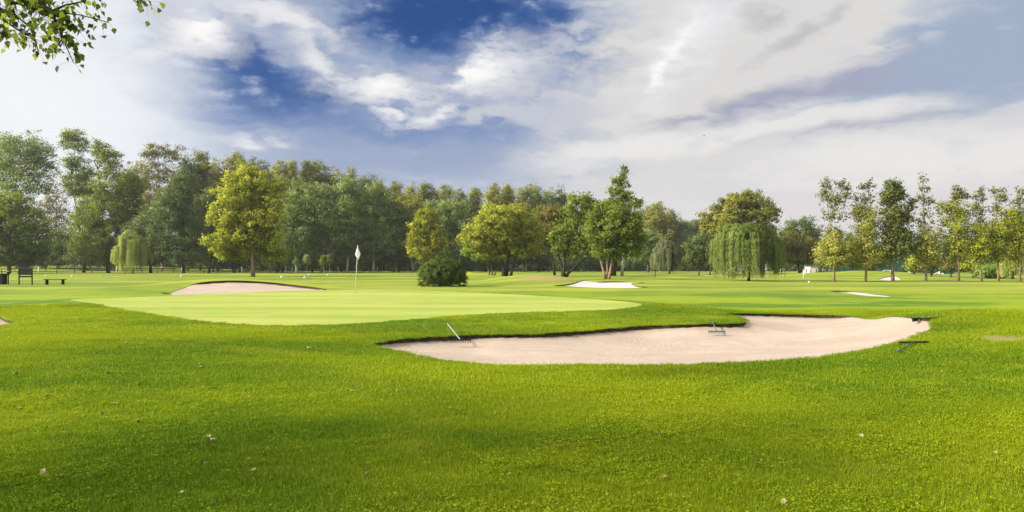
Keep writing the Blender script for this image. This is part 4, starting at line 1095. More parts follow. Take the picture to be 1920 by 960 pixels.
# ---- lower trees and far trees behind the poplars
LOWR = 'small trees along the sports court'
for px, Y, lb, leaf, lab in [
 (1550, 118, [(1550, 470, 18, 22), (1560, 450, 14, 16), (1540, 485, 12, 14)], 'olive', 'small olive tree behind the first poplar of the row'),
 (1600, 122, [(1598, 470, 18, 20), (1608, 488, 18, 14), (1590, 488, 10, 12)], 'olive', 'small olive tree left behind the olive poplar'),
 (1637, 110, [(1640, 480, 16, 16), (1650, 492, 12, 10), (1634, 495, 10, 8)], 'brown', 'brownish tree on twin trunks left of the dark dense poplar'),
 (1714, 104, [(1714, 492, 13, 10), (1708, 500, 10, 7), (1718, 483, 8, 7)], 'yellow', 'small golden tree beside the left court lamp'),
 (1746, 100, [(1744, 495, 15, 9), (1756, 490, 10, 8), (1734, 500, 8, 6)], 'brown', 'small brownish fir-like tree between the two court lamps'),
 (1782, 98, [(1782, 490, 11, 9), (1782, 500, 15, 8)], 'brown', 'small brownish fir-like tree right of the right court lamp'),
 (1824, 95, [(1826, 485, 15, 10), (1818, 496, 14, 9), (1834, 500, 12, 9)], 'yellow', 'golden bushy tree left of the bright green shrub'),
 ]:
    make_tree('small_tree', px, Y, lb, leaf, 'brown', lab, LOWR, dens=1.0, per=24, leaf_size=.24, sigma=.36, shell=.35, limbs=10, trunk_r=.14)
make_tree('green_shrub', 1856, 92, [(1846, 512, 16, 9), (1866, 510, 18, 11), (1856, 505, 14, 7), (1878, 516, 8, 7)], 'bright', 'brown', 'bright green rounded shrub behind the poplars at the right', cat='shrub', dens=1.1, per=26, leaf_size=.2, sigma=.3, limbs=8, trunk_r=.06)
make_willow('willow_tree', 1898, 88, 455, 1872, 1940, 524, 'palewillow', 'brown', 'yellow-green drooping willow at the right edge behind the last poplar', strands=900, trunk_r=.14, bunch=14, leaf_size=.18, seed=14)
FARR = 'far trees behind the sports court'
for px, top, hw, leaf, lab in [
 (1545, 448, 26, 'dark', 'far dark tree behind the white building'), (1585, 440, 24, 'silver', 'far grey-green tree behind the blue court screens'),
 (1625, 446, 24, 'silver', 'far grey-green tree behind the olive poplar'), (1662, 440, 24, 'dark', 'far dark tree left behind the dark dense poplar'),
 (1700, 432, 24, 'dark', 'far dark tree between the dark poplar and the thin narrow one'), (1738, 440, 24, 'dark', 'far dark tree behind the left court lamp'),
 (1768, 446, 20, 'dark', 'far dark tree behind the right court lamp'), (1800, 425, 24, 'green', 'far green tree behind the broadest yellowish poplar'),
 (1838, 440, 24, 'silver', 'far grey tree behind the golden bushy tree'), (1872, 405, 24, 'olive', 'tall far olive tree behind the slim flat-topped poplar'),
 (1900, 390, 22, 'olive', 'tall far olive tree beside the last poplar'), (1940, 410, 26, 'olive', 'tall far olive tree at the right edge of the picture')]:
    h = 512 - top
    make_tree('far_tree', px, 190, [(px, top + h * .25, hw * .7, h * .22), (px - hw * .4, top + h * .5, hw * .7, h * .3), (px + hw * .45, top + h * .5, hw * .6, h * .3), (px, top + h * .78, hw, h * .25)],
              leaf, 'brown', lab, FARR, dens=.8, per=24, leaf_size=.42, sigma=.7, shell=.35, limbs=6, trunk_r=.2)

# ---- young saplings and the umbrella-shaped tree behind the fence
SAP = 'young saplings behind the fence'
for px, top, hw, lab in [(535, 478, 7, 'wide young sapling next to the plane tree crown'), (556, 482, 6, 'young sapling second from the plane tree'), (576, 478, 6, 'upright young sapling with a pointed crown'),
                         (607, 480, 7, 'young sapling at the foot of the pink birch trunk'), (618, 476, 5, 'slim young sapling paired with the one at the birch')]:
    make_tree('sapling', px, 168, [(px, top + 8, hw * .8, 8), (px - hw * .3, top + 12, hw * .6, 6), (px + hw * .3, top + 14, hw * .6, 5)], 'silver' if px in (556, 576) else 'green', 'pale', lab, SAP, dens=.8, per=20, leaf_size=.24, sigma=.28, limbs=6, trunk_r=.05)
make_tree('umbrella_tree', 693, 185, [(693, 482, 15, 5), (682, 485, 8, 4), (704, 484, 9, 5)], 'silver', 'brown', 'low umbrella-shaped tree just right of the flagstick', dens=1.0, per=24, leaf_size=.26, sigma=.35, limbs=10, trunk_r=.12)

# ---- clipped round bush by the green
def round_bush():
    Y = 57.5; px = 830; k = Y / F; r = np.random.default_rng(31)
    x0 = X_of(px, Y); z0 = tz(x0, Y) - .02
    root = empty('round_bush', (x0, Y, z0), 'dense dark green rounded bush on the lawn behind the green', 'bush')
    n = 9000; d = unit(r.normal(size=(n, 3)) * np.array([1, 1, .9])); d[:, 2] = np.abs(d[:, 2]) * 1.0 - 0.25 * r.uniform(0, 1, n)
    kk = unit(r.normal(size=(9, 3))); ph = r.uniform(0, 6.28, 9)
    bump = np.cos(d @ kk.T * 7 + ph).sum(1) / 3
    rad = (.55 + .45 * np.sqrt(r.uniform(0, 1, n))) * (1 + .05 * bump + .08 * r.uniform(0, 1, n) ** 5)
    sq = np.sign(d) * np.abs(d) ** .88       # full, slightly flattened outline
    c = sq * np.array([41 * k, 38 * k, 38 * k]) * rad[:, None]; c[:, 2] = np.maximum(c[:, 2] + .55, .1 + .1 * r.uniform(0, 1, n))
    foot = .74 + .26 * smooth(.1, .75, c[:, 2]); c[:, :2] *= foot[:, None]
    ns = 170; sd_ = unit(r.normal(size=(ns, 3)) * np.array([1, 1, .5]) + np.array([0, 0, .45])); sL = r.uniform(.1, .32, ns)
    tt = r.uniform(0, 1, (ns, 14)); sp = (np.sign(sd_) * np.abs(sd_) ** .88 * np.array([41 * k, 38 * k, 38 * k]) * .98 + np.array([0, 0, .55]))[:, None, :] + sd_[:, None, :] * (tt * sL[:, None])[..., None] - np.array([0, 0, .12]) * (tt ** 2)[..., None]
    c = np.concatenate([c, sp.reshape(-1, 3)]); d = np.concatenate([d, np.repeat(sd_, 14, 0)]); bump = np.concatenate([bump, np.full(ns * 14, 1.2)]); n = len(c)
    per = 5; idx = np.repeat(np.arange(n), per)
    c = c[idx] + r.normal(size=(n * per, 3)) * .06
    c[:, 2] = np.maximum(c[:, 2], .05)
    ax = d[idx] * 1.0 + np.array([0, 0, .7]) + .5 * r.normal(size=(n * per, 3))
    leaf_object('foliage', c, d[idx], .125 * r.uniform(.6, 1.4, n * per), .38 + .08 * bump[idx] + r.normal(0, .14, n * per), LEAF['shrub'], root, r, .35, ax, .8)
    mb = MB()
    for i in range(26):
        a = r.uniform(0, 6.28); e = Vector((math.cos(a) * 1.2, math.sin(a) * 1.2, r.uniform(.9, 1.5))); s = Vector((r.normal() * .35, r.normal() * .35, 0))
        mb.tube([s, s.lerp(e, .5) + Vector((0, 0, .15)), e], [.035, .025, .01], 5, cap=False)
    mb.build('stems', BARK['dark'], root, True)
round_bush()

# ---- deep undergrowth that closes the wood: nobody could count it
def undergrowth():
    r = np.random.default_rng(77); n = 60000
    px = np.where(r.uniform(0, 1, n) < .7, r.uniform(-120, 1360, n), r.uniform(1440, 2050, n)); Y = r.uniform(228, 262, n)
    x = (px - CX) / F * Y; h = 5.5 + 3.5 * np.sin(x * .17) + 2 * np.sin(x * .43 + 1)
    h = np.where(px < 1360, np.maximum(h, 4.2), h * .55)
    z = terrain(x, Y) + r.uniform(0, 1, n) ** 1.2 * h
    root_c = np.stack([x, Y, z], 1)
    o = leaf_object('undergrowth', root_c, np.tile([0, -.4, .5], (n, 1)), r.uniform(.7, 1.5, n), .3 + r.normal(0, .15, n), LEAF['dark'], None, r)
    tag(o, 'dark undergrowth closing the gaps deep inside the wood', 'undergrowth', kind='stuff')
undergrowth()
#@@TREES_END
# ------------------------------------------------------------------ fences
MT = {
    'fence': simple('dark_timber', (0.045, 0.040, 0.033), 0.85, 0.3, 5, bump=.3),
    'rail': simple('weathered_rail', (0.13, 0.13, 0.10), 0.85, 0.3, 5),
    'white': simple('white_paint', (0.78, 0.78, 0.76), 0.55, 0.06, 6),
    'offwhite': simple('pale_cladding', (0.66, 0.64, 0.60), 0.6, 0.12, 3),
    'green': simple('dark_green_paint', (0.011, 0.019, 0.010), 0.8, 0.25, 9),
    'black': simple('black_plastic', (0.009, 0.010, 0.009), 0.75, 0.2, 9),
    'bluegrey': simple('blue_grey_paint', (0.22, 0.32, 0.33), 0.5, 0.15, 9),
    'rakegreen': simple('rake_green', (0.05, 0.12, 0.095), 0.5, 0.2, 9),
    'courtgreen': simple('court_green_steel', (0.028, 0.105, 0.07), 0.5, 0.15, 6),
    'screen': simple('blue_screen_cloth', (0.035, 0.085, 0.13), 0.8, 0.25, 1.2),
    'blue': simple('blue_paint', (0.05, 0.16, 0.42), 0.5, 0.1, 6),
    'orange': simple('orange_red_paint', (0.45, 0.10, 0.04), 0.6, 0.15, 6),
    'flag': simple('white_flag_cloth', (0.80, 0.80, 0.83), 0.85, 0.05, 20),
    'steel': simple('grey_steel', (0.35, 0.36, 0.36), 0.4, 0.1, 9, metal=.6),
    'hole': simple('cup_liner', (0.02, 0.02, 0.02), 0.9, 0.1),
    'dryleaf': simple('dry_leaf', (0.38, 0.27, 0.10), 0.8, 0.35, 25),
    'paleleaf': simple('pale_dry_leaf', (0.56, 0.46, 0.26), 0.8, 0.3, 25),
    'brownleaf': simple('brown_dry_leaf', (0.22, 0.12, 0.06), 0.8, 0.35, 25),
    'skin': simple('skin', (0.50, 0.31, 0.22), 0.6, 0.05),
    'hair': simple('dark_hair', (0.03, 0.022, 0.016), 0.6, 0.2),
    'feather': simple('dark_feathers', (0.03, 0.03, 0.032), 0.7, 0.3),
}
def cloth(name, c): return simple(name, c, 0.85, 0.12, 12)

FPATH = [(-70, 146), (0, 150), (250, 160), (475, 175), (705, 205), (900, 238), (1088, 280)]
def fence_point(px):
    Y = float(np.interp(px, [p[0] for p in FPATH], [p[1] for p in FPATH])); return Vector((X_of(px, Y), Y, tz(X_of(px, Y), Y)))

def rail_fence():
    root = empty('timber_fence', fence_point(0), 'long dark two-rail timber fence along the front of the wood', 'fence')
    o = root.location
    pts = [fence_point(p) for p in np.linspace(-70, 1088, 900)]
    posts = [pts[0]]; acc = 0
    for a, b in zip(pts, pts[1:]):
        acc += (b.xy - a.xy).length
        if acc >= 3.1: posts.append(b); acc = 0
    pm = MB().tube([(0, 0, -.1), (0, 0, 1.22)], [.075, .07], 8); me = None
    for p in posts:
        if me is None: q = pm.build('post', MT['fence'], root); me = q.data
        else: q = bpy.data.objects.new('post', me); COL.objects.link(q); q.parent = root
        q.location = p - o; q.rotation_euler = (R(random.uniform(-2, 2)), R(random.uniform(-2, 2)), 0)
    for h in (0.55, 1.05):
        mb = MB()
        for a, b in zip(posts, posts[1:]):
            A = a - o + Vector((0, -.09, h + random.uniform(-.03, .03))); B = b - o + Vector((0, -.09, h + random.uniform(-.03, .03)))
            d = (B - A); M = d.to_track_quat('X', 'Z').to_matrix().to_4x4()
            mb.box((A + B) / 2, (d.length * 1.0, .05, .13), 0, 0, M)
        mb.build('rail', MT['fence'], root)
rail_fence()

WP = [(74, 'right of the sign board'), (220, 'left edge of the small pale willow'), (342, 'below the tall dark tree mass'), (454, 'just left of the plane tree trunk'), (549, 'next right from the plane tree'),
      (634, 'just left of the flagstick'), (708, 'next right from the flagstick'), (775, 'just left of the round bush'), (890, 'right of the round bush beyond the small mound'), (938, 'behind the splayed stems of the broad yellow tree'),
      (984, 'beside the person in pink'), (1024, 'behind the grassy mound')]
wp0 = MB().tube([(0, 0, -.1), (0, 0, 1.42), (0, 0, 1.45)], [.1, .1, .07], 10).build('white_post', MT['white'], None, True)
for i, (px, where) in enumerate(WP):
    o = wp0 if i == 0 else wp0.copy()
    if i: COL.objects.link(o)
    o.location = fence_point(px) + Vector((0, -.3, 0))
    tag(o, 'white marker post on the fence line, ' + where, 'post', 'white posts along the timber fence')

def back_fence(name, label, x0, x1, Y0, Y1, n, h, mat, rails=(.45, .95)):
    A = Vector((X_of(x0, Y0), Y0, 0)); B = Vector((X_of(x1, Y1), Y1, 0))
    root = empty(name, (A.x, A.y, tz(A.x, A.y)), label, 'fence'); o = root.location.copy()
    P = [A.lerp(B, i / n) for i in range(n + 1)]
    for p in P: p.z = tz(p.x, p.y)
    me = None
    for p in P:
        if me is None: q = MB().tube([(0, 0, -.1), (0, 0, h)], .06, 6).build('post', mat, root); me = q.data
        else: q = bpy.data.objects.new('post', me); COL.objects.link(q); q.parent = root
        q.location = p - o
    for hh in rails:
        mb = MB()
        for a, b in zip(P, P[1:]): mb.tube([a - o + Vector((0, -.05, hh * h / 1.05)), b - o + Vector((0, -.05, hh * h / 1.05))], .05, 5)
        mb.build('rail', mat, root)
back_fence('rail_fence', 'pale thin rail fence under the trees behind the small willow', 60, 330, 196, 196, 11, 1.0, MT['rail'])
back_fence('rail_fence', 'low pale green railing along the far lawn between the tan stems and the big willow', 1062, 1325, 262, 240, 24, 1.1, MT['rail'])
for i, (x, w) in enumerate([(1074, 14), (1108, 18), (1150, 12), (1172, 10)]):
    Y = 258; X = X_of(x, Y)
    b = MB().box((0, 0, .55), (w * Y / F, .12, .32), 0, .02)
    for s in (-.4, .4): b.box((s * w * Y / F, 0, .2), (.1, .3, .4))
    o = b.build('white_barrier', MT['white']); o.location = (X, Y, tz(X, Y))
    tag(o, 'low white barrier board, ' + ['left of the long green shelter', 'below the long green shelter', 'just right of the tan stems', 'rightmost of the four low boards'][i], 'barrier', 'white barrier boards on the far lawn')
def shelter():
    Y = 270; X = X_of(1100, Y); root = empty('green_shelter', (X, Y, tz(X, Y)), 'long low green shelter under the trees behind the tan-stemmed tree', 'shelter')
    r = MB(); r.add([(-2.7, -1, 1.35), (2.7, -1, 1.35), (2.7, 0, 1.9), (-2.7, 0, 1.9), (2.7, 1, 1.35), (-2.7, 1, 1.35), (-2.7, -1, 1.29), (2.7, -1, 1.29), (2.7, 0, 1.84), (-2.7, 0, 1.84), (2.7, 1, 1.29), (-2.7, 1, 1.29)],
          [(0, 1, 2, 3), (3, 2, 4, 5), (7, 6, 9, 8), (8, 9, 11, 10), (0, 6, 7, 1), (5, 4, 10, 11), (1, 7, 8, 2), (2, 8, 10, 4), (0, 3, 9, 6), (3, 5, 11, 9)])
    r.build('roof', MT['courtgreen'], root)
    for sx in (-2.5, 0, 2.5): MB().tube([(sx, .8, 0), (sx, .8, 1.3)], .06, 6).build('support', MT['courtgreen'], root)
    MB().box((0, .9, .6), (5, .06, .9)).build('back_board', MT['courtgreen'], root)
shelter()

# ------------------------------------------------------------------ flagstick on the green
def flagstick():
    x, y = ground_hit(666, 552.5); z = tz(x, y)
    root = empty('flagstick', (x, y, z), 'white flag hanging limp on a thin pole in the green', 'flag')
    H = Z_of(461, y) - z; dx = X_of(671, y) - x
    P = lambda t: Vector((dx * t, 0, H * t))
    MB().tube([(0, 0, -.1), P(.5), P(1)], [.016, .013, .011], 10).build('pole', simple('pole_yellowish_white', (.62, .58, .44), .4, .08), root, True)
    MB().ball(P(1.003), .022, 10, 6).build('pole_tip', MT['white'], root, True)
    k = y / F; top = P(.985)
    # limp cloth: a square held at its upper edge hangs as a diamond with folds
    rows = 14; cols = 9; vs = []; fs = []
    prof_l = lambda t: np.interp(t, [0, .62, .66, 1], [0.0, -5.4, -5.0, .6]); prof_r = lambda t: np.interp(t, [0, .3, .62, 1], [.6, 2.6, 5.6, 1.6])
    for i in range(rows + 1):
        t_ = i / rows
        for j in range(cols + 1):
            u = j / cols; xx = (prof_l(t_) * (1 - u) + prof_r(t_) * u) * k
            fold = .05 * math.sin(u * 9 + t_ * 1.5) * t_ ** .6 + .03 * math.sin(u * 17)
            vs.append((top.x + xx, -.03 + fold, top.z - t_ * 24 * k + .02 * math.sin(u * 7)))
    W = cols + 1
    for i in range(rows):
        for j in range(cols): fs.append((i * W + j, i * W + j + 1, (i + 1) * W + j + 1, (i + 1) * W + j))
    mb = MB(); mb.add(vs, fs); f = mb.build('flag_cloth', MT['flag'], root, True)
    sm = f.modifiers.new('thickness', 'SOLIDIFY'); sm.thickness = .006
    MB().tube([(0, 0, -.09), (0, 0, .004)], [.054, .054], 18, cap=False).build('cup_rim', MT['white'], root, True)
flagstick()
def far_flag():
    x, y = ground_hit(1506, 522); z = tz(x, y); H = Z_of(505, y) - z
    root = empty('flagstick', (x, y, z), 'small white flag on the distant green right of the big willow', 'flag')
    MB().tube([(0, 0, 0), (0, 0, H)], .025, 8).build('pole', MT['white'], root)
    m = MB(); vs = [(.0, 0, H), (.28, .04, H - .15), (.32, -.03, H - .45), (.04, .02, H - .65), (-.05, -.02, H - .35)]; m.add(vs, [(0, 1, 2, 3, 4)])
    f = m.build('flag_cloth', MT['flag'], root); f.modifiers.new('thickness', 'SOLIDIFY').thickness = .01
far_flag()

# ------------------------------------------------------------------ rakes
RAKES = 'bunker rakes'
def rake(head, end, across, label, mat, mat2, w=.46, teeth=13, n=None):
    root = empty('bunker_rake', head, label, 'rake', RAKES)
    e = Vector(end) - Vector(head); a = Vector(across).normalized()
    MB().tube([Vector((0, 0, .04)), e * .5 + Vector((0, 0, .02)), e], [.013, .012, .014], 8).build('handle', mat, root, True)
    d = a.to_track_quat('X', 'Z').to_matrix().to_4x4()
    MB().box((0, 0, .035), (w, .034, .026), 0, .006, d).build('head', mat2, root)
    t = MB()
    for i in range(teeth):
        c = a * (w * (i / (teeth - 1) - .5) * .96)
        t.tube([c + Vector((0, 0, .02)), c + Vector((0, -.012, -.035))], [.009, .005], 5)
    t.build('teeth', mat2, root)
def H3(px, py, up=0.0):
    x, y = ground_hit(px, py); return Vector((x, y, tz(x, y) + up))
def E3(px, py, Y): return Vector((X_of(px, Y), Y, Z_of(py, Y)))
h = H3(863, 635, -.06); rake(h, E3(839, 607, h.y + 1.1), (1, -.06, 0), 'blue-grey handled rake leaning on the back edge of the front bunker, left of the others', MT['bluegrey'], MT['black'])
h = H3(1344, 616, -.10); rake(h, E3(1334, 599.5, h.y + .9), (1, -.05, 0), 'green rake standing under the grass tongue in the middle of the front bunker', MT['rakegreen'], MT['rakegreen'], .42)
h = H3(1716, 599, -.01); rake(h, E3(1764, 585, h.y + .9), (1, .9, 0), 'dark green rake lying over the far right corner of the front bunker', MT['rakegreen'], MT['black'], .36)
h = H3(1713, 648, .03); rake(h, H3(1682, 664.5, .05), (1, .05, .01), 'dark green rake lying on the grass right of the front bunker', MT['rakegreen'], MT['black'], .56)
h = H3(312, 551.5, .02); rake(h, H3(300, 549, .03), (.3, 1, 0), 'small dark rake at the left tip of the mound bunker', MT['black'], MT['black'], .5, 9)
h = H3(1567, 546, .02); rake(h, E3(1569, 543, h.y + .3), (1, .2, 0), 'tiny grey rake at the left end of the thin sliver bunker', MT['bluegrey'], MT['steel'], .5, 9)
h = H3(1202, 531.5, .02); rake(h, H3(1208, 530.5, .05), (1, .6, 0), 'small dark green rake at the right of the white bunker', MT['rakegreen'], MT['rakegreen'], .5, 9)

# ------------------------------------------------------------------ tee furniture at the left
YT = 62.0
def at_tee(px): x = X_of(px, YT); return (x, YT, tz(x, YT))
kx = YT / F
def sign_board():
    root = empty('sign_board', at_tee(48), 'dark green board on two legs with a lower rail', 'sign')
    for s in (-1, 1): MB().box((s * 12.2 * kx, 0, .69), (.09, .07, 1.38), 0, .008).build('leg', MT['green'], root)
    MB().box((0, 0, 1.09), (23.2 * kx, .04, .55), 0, .006).build('panel', MT['green'], root)
    MB().box((0, -.002, 1.385), (24.5 * kx, .1, .035), 0, .006).build('top_cap', MT['rakegreen'], root)
    MB().box((0, 0, .68), (23 * kx, .05, .13), 0, .006).build('lower_rail', MT['green'], root)
sign_board()
def bench():
    root = empty('bench', at_tee(103), 'backless dark bench with two legs standing on the tee lawn', 'bench')
    MB().box((0, 0, .44), (40 * kx, .36, .05), 0, .01).build('seat', MT['green'], root)
    for s in (-1, 1): MB().box((s * 15 * kx, 0, .208), (.09, .32, .414), 0, .008).build('leg', MT['black'], root)
bench()
def washer():
    root = empty('ball_washer', at_tee(15.5), 'dark green ball washer on a slim post left of the sign board', 'ball washer')
    MB().tube([(0, 0, 0), (0, 0, .82)], .045, 10).build('post', MT['green'], root, True)
    MB().tube([(0, 0, .78), (0, 0, .84), (0, 0, 1.04), (0, 0, 1.07)], [.07, .11, .12, .1], 14).build('drum', MT['green'], root, True)
    MB().tube([(-.12, 0, 1.1), (.12, 0, 1.1)], .03, 8).tube([(0, 0, 1.05), (0, 0, 1.1)], .025, 8).build('handle', MT['bluegrey'], root, True)
washer()
def bin_():
    root = empty('litter_bin', at_tee(1), 'black box-shaped litter bin cut off by the left edge', 'bin')
    MB().box((0, 0, .42), (17 * kx, .6, .84), 0, .03).build('body', MT['black'], root)
    MB().box((0, 0, .862), (17.8 * kx, .64, .04), 0, .015).build('lid', MT['black'], root)
bin_()

TEES = 'white tee markers'
tee0 = None
for px, py, where in [(86, 519, 'above the left end of the bench'), (135, 519.8, 'right beyond the bench'), (340, 519.5, 'left of the mound bunker'), (528, 521, 'right of the plane tree trunk, nearest to it'),
                      (571.5, 522, 'beside a green mat, nearer the green'), (579, 516.5, 'farther off, behind the nearer one with a mat'), (614, 516.8, 'with a green mat on its left'), (1517, 530, 'far right, on the lawn before the first poplar')]:
    p = H3(px, py)
    if tee0 is None:
        tee0 = MB().tube([(0, 0, -.02), (0, 0, .03), (0, 0, .16), (0, 0, .25), (0, 0, .30), (0, 0, .315)], [.10, .15, .19, .15, .08, .01], 16).build('tee_marker', MT['white'], None, True)
        o = tee0; d = MB().ball((.0, -.165, .17), (.06, .03, .06), 10, 6).build('number_spot', MT['black'], o)
    else:
        o = tee0.copy(); COL.objects.link(o); e = d.copy(); COL.objects.link(e); e.parent = o
    o.location = p; o.scale = (min(1, p.y / 95),) * 3 if px < 1000 else (.6,) * 3
    o.scale = o.scale * .8
    tag(o, 'white domed tee marker on the lawn, ' + where, 'tee marker', TEES)
for px, py, lab in [(579.5, 522.2, 'short green mat lying right of the nearer tee marker'), (609, 516.6, 'short green mat lying left of the farther tee marker')]:
    p = H3(px, py); o = MB().box((0, 0, .02), (.55, .3, .04), 0, .01).build('tee_mat', MT['courtgreen']); o.location = p; tag(o, lab, 'mat', 'green tee mats')
st0 = None
for px, py, mt, lab in [(194.5, 522, 'blue', 'thin blue stake in the tee lawn, left one of the pair below the small willow'), (203.2, 521.5, 'blue', 'thin blue stake in the tee lawn, right one of the pair below the small willow'),
                        (437.5, 520, 'steel', 'thin grey stake behind the mound bunker, left of the pair'), (455, 521, 'steel', 'thin blue-grey stake behind the mound bunker, just left of the plane tree trunk'),
                        (1228.6, 519, 'black', 'slim dark stake on the open lawn below the grey weeping tree')]:
    p = H3(px, py); o = MB().tube([(0, 0, -.05), (0, 0, .48), (0, 0, .5)], [.022, .02, .01], 8).build('lawn_stake', MT[mt]); o.location = p
    if mt == 'black': o.scale = (2, 2, 1.9)
    tag(o, lab, 'stake', 'thin stakes in the lawn')
for px, py, mt, lab in [(655, 521.5, 'steel', 'bent grey hoop stake just left of the flagstick'), (670.5, 522, 'courtgreen', 'bent green hoop stake just right of the flagstick')]:
    p = H3(px, py); o = MB().tube([(.05, 0, -.05), (0, 0, .25), (-.1, 0, .42), (-.22, 0, .46)], .025, 8).build('hoop_stake', MT[mt], None, True); o.location = p
    tag(o, lab, 'stake')
def post_sign():
    p = fence_point(882) + Vector((0, -3, 0)); root = empty('post_sign', p, 'small pale green notice on a post behind the round bush', 'sign')
    MB().tube([(0, 0, 0), (0, 0, 1.3)], .05, 8).build('post', MT['courtgreen'], root)
    MB().box((0, -.06, 1.2), (.5, .04, .5), 0, .01).build('panel', MT['bluegrey'], root)
post_sign()
def play_frame():
    Y = 186; x = X_of(677, Y); root = empty('climbing_frame', (x, Y, tz(x, Y)), 'orange-red climbing frame under the trees right of the flagstick', 'climbing frame')
    for s in (-1, 1): MB().tube([(s * .3, 0, 0), (s * .22, 0, 1.6)], .05, 6).build('upright', MT['orange'], root)
    for hh in (.5, .9, 1.3): MB().tube([(-.27, 0, hh), (.27, 0, hh)], .035, 6).build('rung', MT['orange'], root)
play_frame()

# ------------------------------------------------------------------ sports court on the right
def net_material():
    m, t, out = material('court_netting')
    tc = t.node('ShaderNodeTexCoord'); ch = t.node('ShaderNodeTexChecker'); ch.inputs['Scale'].default_value = 14; t.put(ch.inputs[0], tc.outputs['Object'])
    tr = t.node('ShaderNodeBsdfTransparent'); df = t.node('ShaderNodeBsdfDiffuse'); df.inputs[0].default_value = (.04, .13, .09, 1)
    n = t.noise(tc.outputs['Object'], .4, 3, .6)
    mx = t.node('ShaderNodeMixShader'); t.put(mx.inputs[0], t.remap(n, .3, .7, .16, .34))
    t.nt.links.new(tr.outputs[0], mx.inputs[1]); t.nt.links.new(df.outputs[0], mx.inputs[2]); t.nt.links.new(mx.outputs[0], out.inputs[0])
    return m
NET = net_material()
YC = 152.0; kc = YC / F
def court_fence(x0, x1, top, base, label, n, screens):
    X0, X1 = X_of(x0, YC), X_of(x1, YC); g = tz((X0 + X1) / 2, YC)
    root = empty('court_fence', (X0, YC, g), label, 'fence', 'high green fences of the sports court'); H = Z_of(top, YC) - g
    for i in range(n + 1): MB().tube([((X1 - X0) * i / n, 0, -.2), ((X1 - X0) * i / n, 0, H)], .045, 6).build('post', MT['courtgreen'], root)
    for hh in (H, H * .5, H * .2): MB().tube([(0, 0, hh - .03), (X1 - X0, 0, hh - .03)], .03, 6).build('rail', MT['courtgreen'], root)
    MB().box(((X1 - X0) / 2, .05, H / 2), (X1 - X0, .012, H)).build('netting', NET, root)
    for a, b, t0, b0, mt in screens:
        MB().box(((X_of((a + b) / 2, YC) - X0), .12, (Z_of(t0, YC) + Z_of(b0, YC)) / 2 - g), ((b - a) * kc, .03, (b0 - t0) * kc)).build('screen', MT[mt], root, False)
court_fence(1534, 1625, 484, 516, 'high green court fence with blue screens behind the first poplars', 8, [(1535, 1545, 500, 514.5, 'screen'), (1546, 1563, 504.5, 514.8, 'offwhite'), (1564, 1607, 502.5, 515.3, 'screen')])
court_fence(1640, 1793, 483, 517, 'high green court fence behind the two lamp posts', 12, [(1700, 1790, 508, 517, 'courtgreen')])
def white_shed():
    Y = 158; x = X_of(1524, Y); g = tz(x, Y); k = Y / F; root = empty('white_shed', (x, Y, g), 'low white ribbed shed right of the olive-brown round tree', 'shed')
    H = Z_of(500, Y) - g; w = 20 * k; b = MB().box((0, 0, H / 2), (w, 3, H))
    for i in range(12): b.box((-w / 2 + w * (i + .5) / 12, -1.52, H / 2), (.06, .04, H * .98))
    b.build('wall', MT['offwhite'], root); MB().box((0, -.05, H + .05), (w + .3, 3.3, .1), 0, .02).build('roof', MT['steel'], root)
white_shed()
def lamp(px, top, base, Y, label):
    x = X_of(px, Y); g = tz(x, Y); H = Z_of(top, Y) - g; root = empty('court_lamp', (x, Y, g), label, 'lamp', 'lamp posts of the sports court')
    MB().tube([(0, 0, -.1), (0, 0, H * .5), (0, 0, H - .15)], [.085, .07, .05], 10).build('pole', MT['courtgreen'], root, True)
    MB().box((.05, -.1, H), (.42, .36, .22), 0, .05).build('lamp_head', MT['white'], root)
    MB().tube([(-.2, 0, H - .16), (.25, 0, H - .16)], .03, 6).build('bracket', MT['steel'], root)
lamp(1720.5, 473.5, 520, 118, 'green lamp post with a white head left of the thin narrow poplar')
lamp(1763.5, 475.5, 518, 120, 'green lamp post with a white head left of the broadest yellowish poplar')
def goal(px, w, top, Y, label, rz=0.0):
    x = X_of(px, Y); g = tz(x, Y); H = Z_of(top, Y) - g; W = w * Y / F; root = empty('football_goal', (x, Y, g), label, 'goal', 'small football goals', rz)
    for s in (-1, 1):
        q = MB().tube([(s * W / 2, 0, 0), (s * W / 2, 0, H)], .055, 8).build('goal_post', MT['white'], root)
        MB().tube([(s * W / 2, 0, H * .35), (s * W / 2, 0, H * .62)], .062, 8).build('blue_band', MT['blue'], q)
        MB().tube([(s * W / 2, .05, H), (s * W / 2, 1.0, .03)], .035, 6).build('stay', MT['white'], root)
    MB().tube([(-W / 2 - .05, 0, H), (W / 2 + .05, 0, H)], .055, 8).build('crossbar', MT['white'], root)
goal(1663, 13, 507, 140, 'white and blue football goal left of the dark dense poplar')
goal(1706, 6, 509.5, 138, 'football goal seen edge-on between the dark poplar and the left lamp', .9)
goal(1762, 6, 509.5, 142, 'football goal beside the foot of the right lamp', .9)
goal(1467, 7, 505, 150, 'small white and blue goal at the right edge of the big willow')
for px, py, Y, w, lab in [(1580, 517.5, 128, .62, 'low white bench box on the mound, right of the first poplar'), (1630, 517.5, 130, .5, 'low white bench box behind the olive poplar'), (1764, 519, 122, .75, 'white box at the foot of the right lamp post')]:
    x = X_of(px, Y); b = MB().box((0, 0, .2), (w, .4, .4), 0, .03)
    for s in (-1, 1): b.box((s * w * .35, 0, .02), (.1, .38, .06))
    o = b.build('white_box', MT['white']); o.location = (x, Y, max(tz(x, Y), Z_of(py + 1.5, Y))); tag(o, lab, 'box')

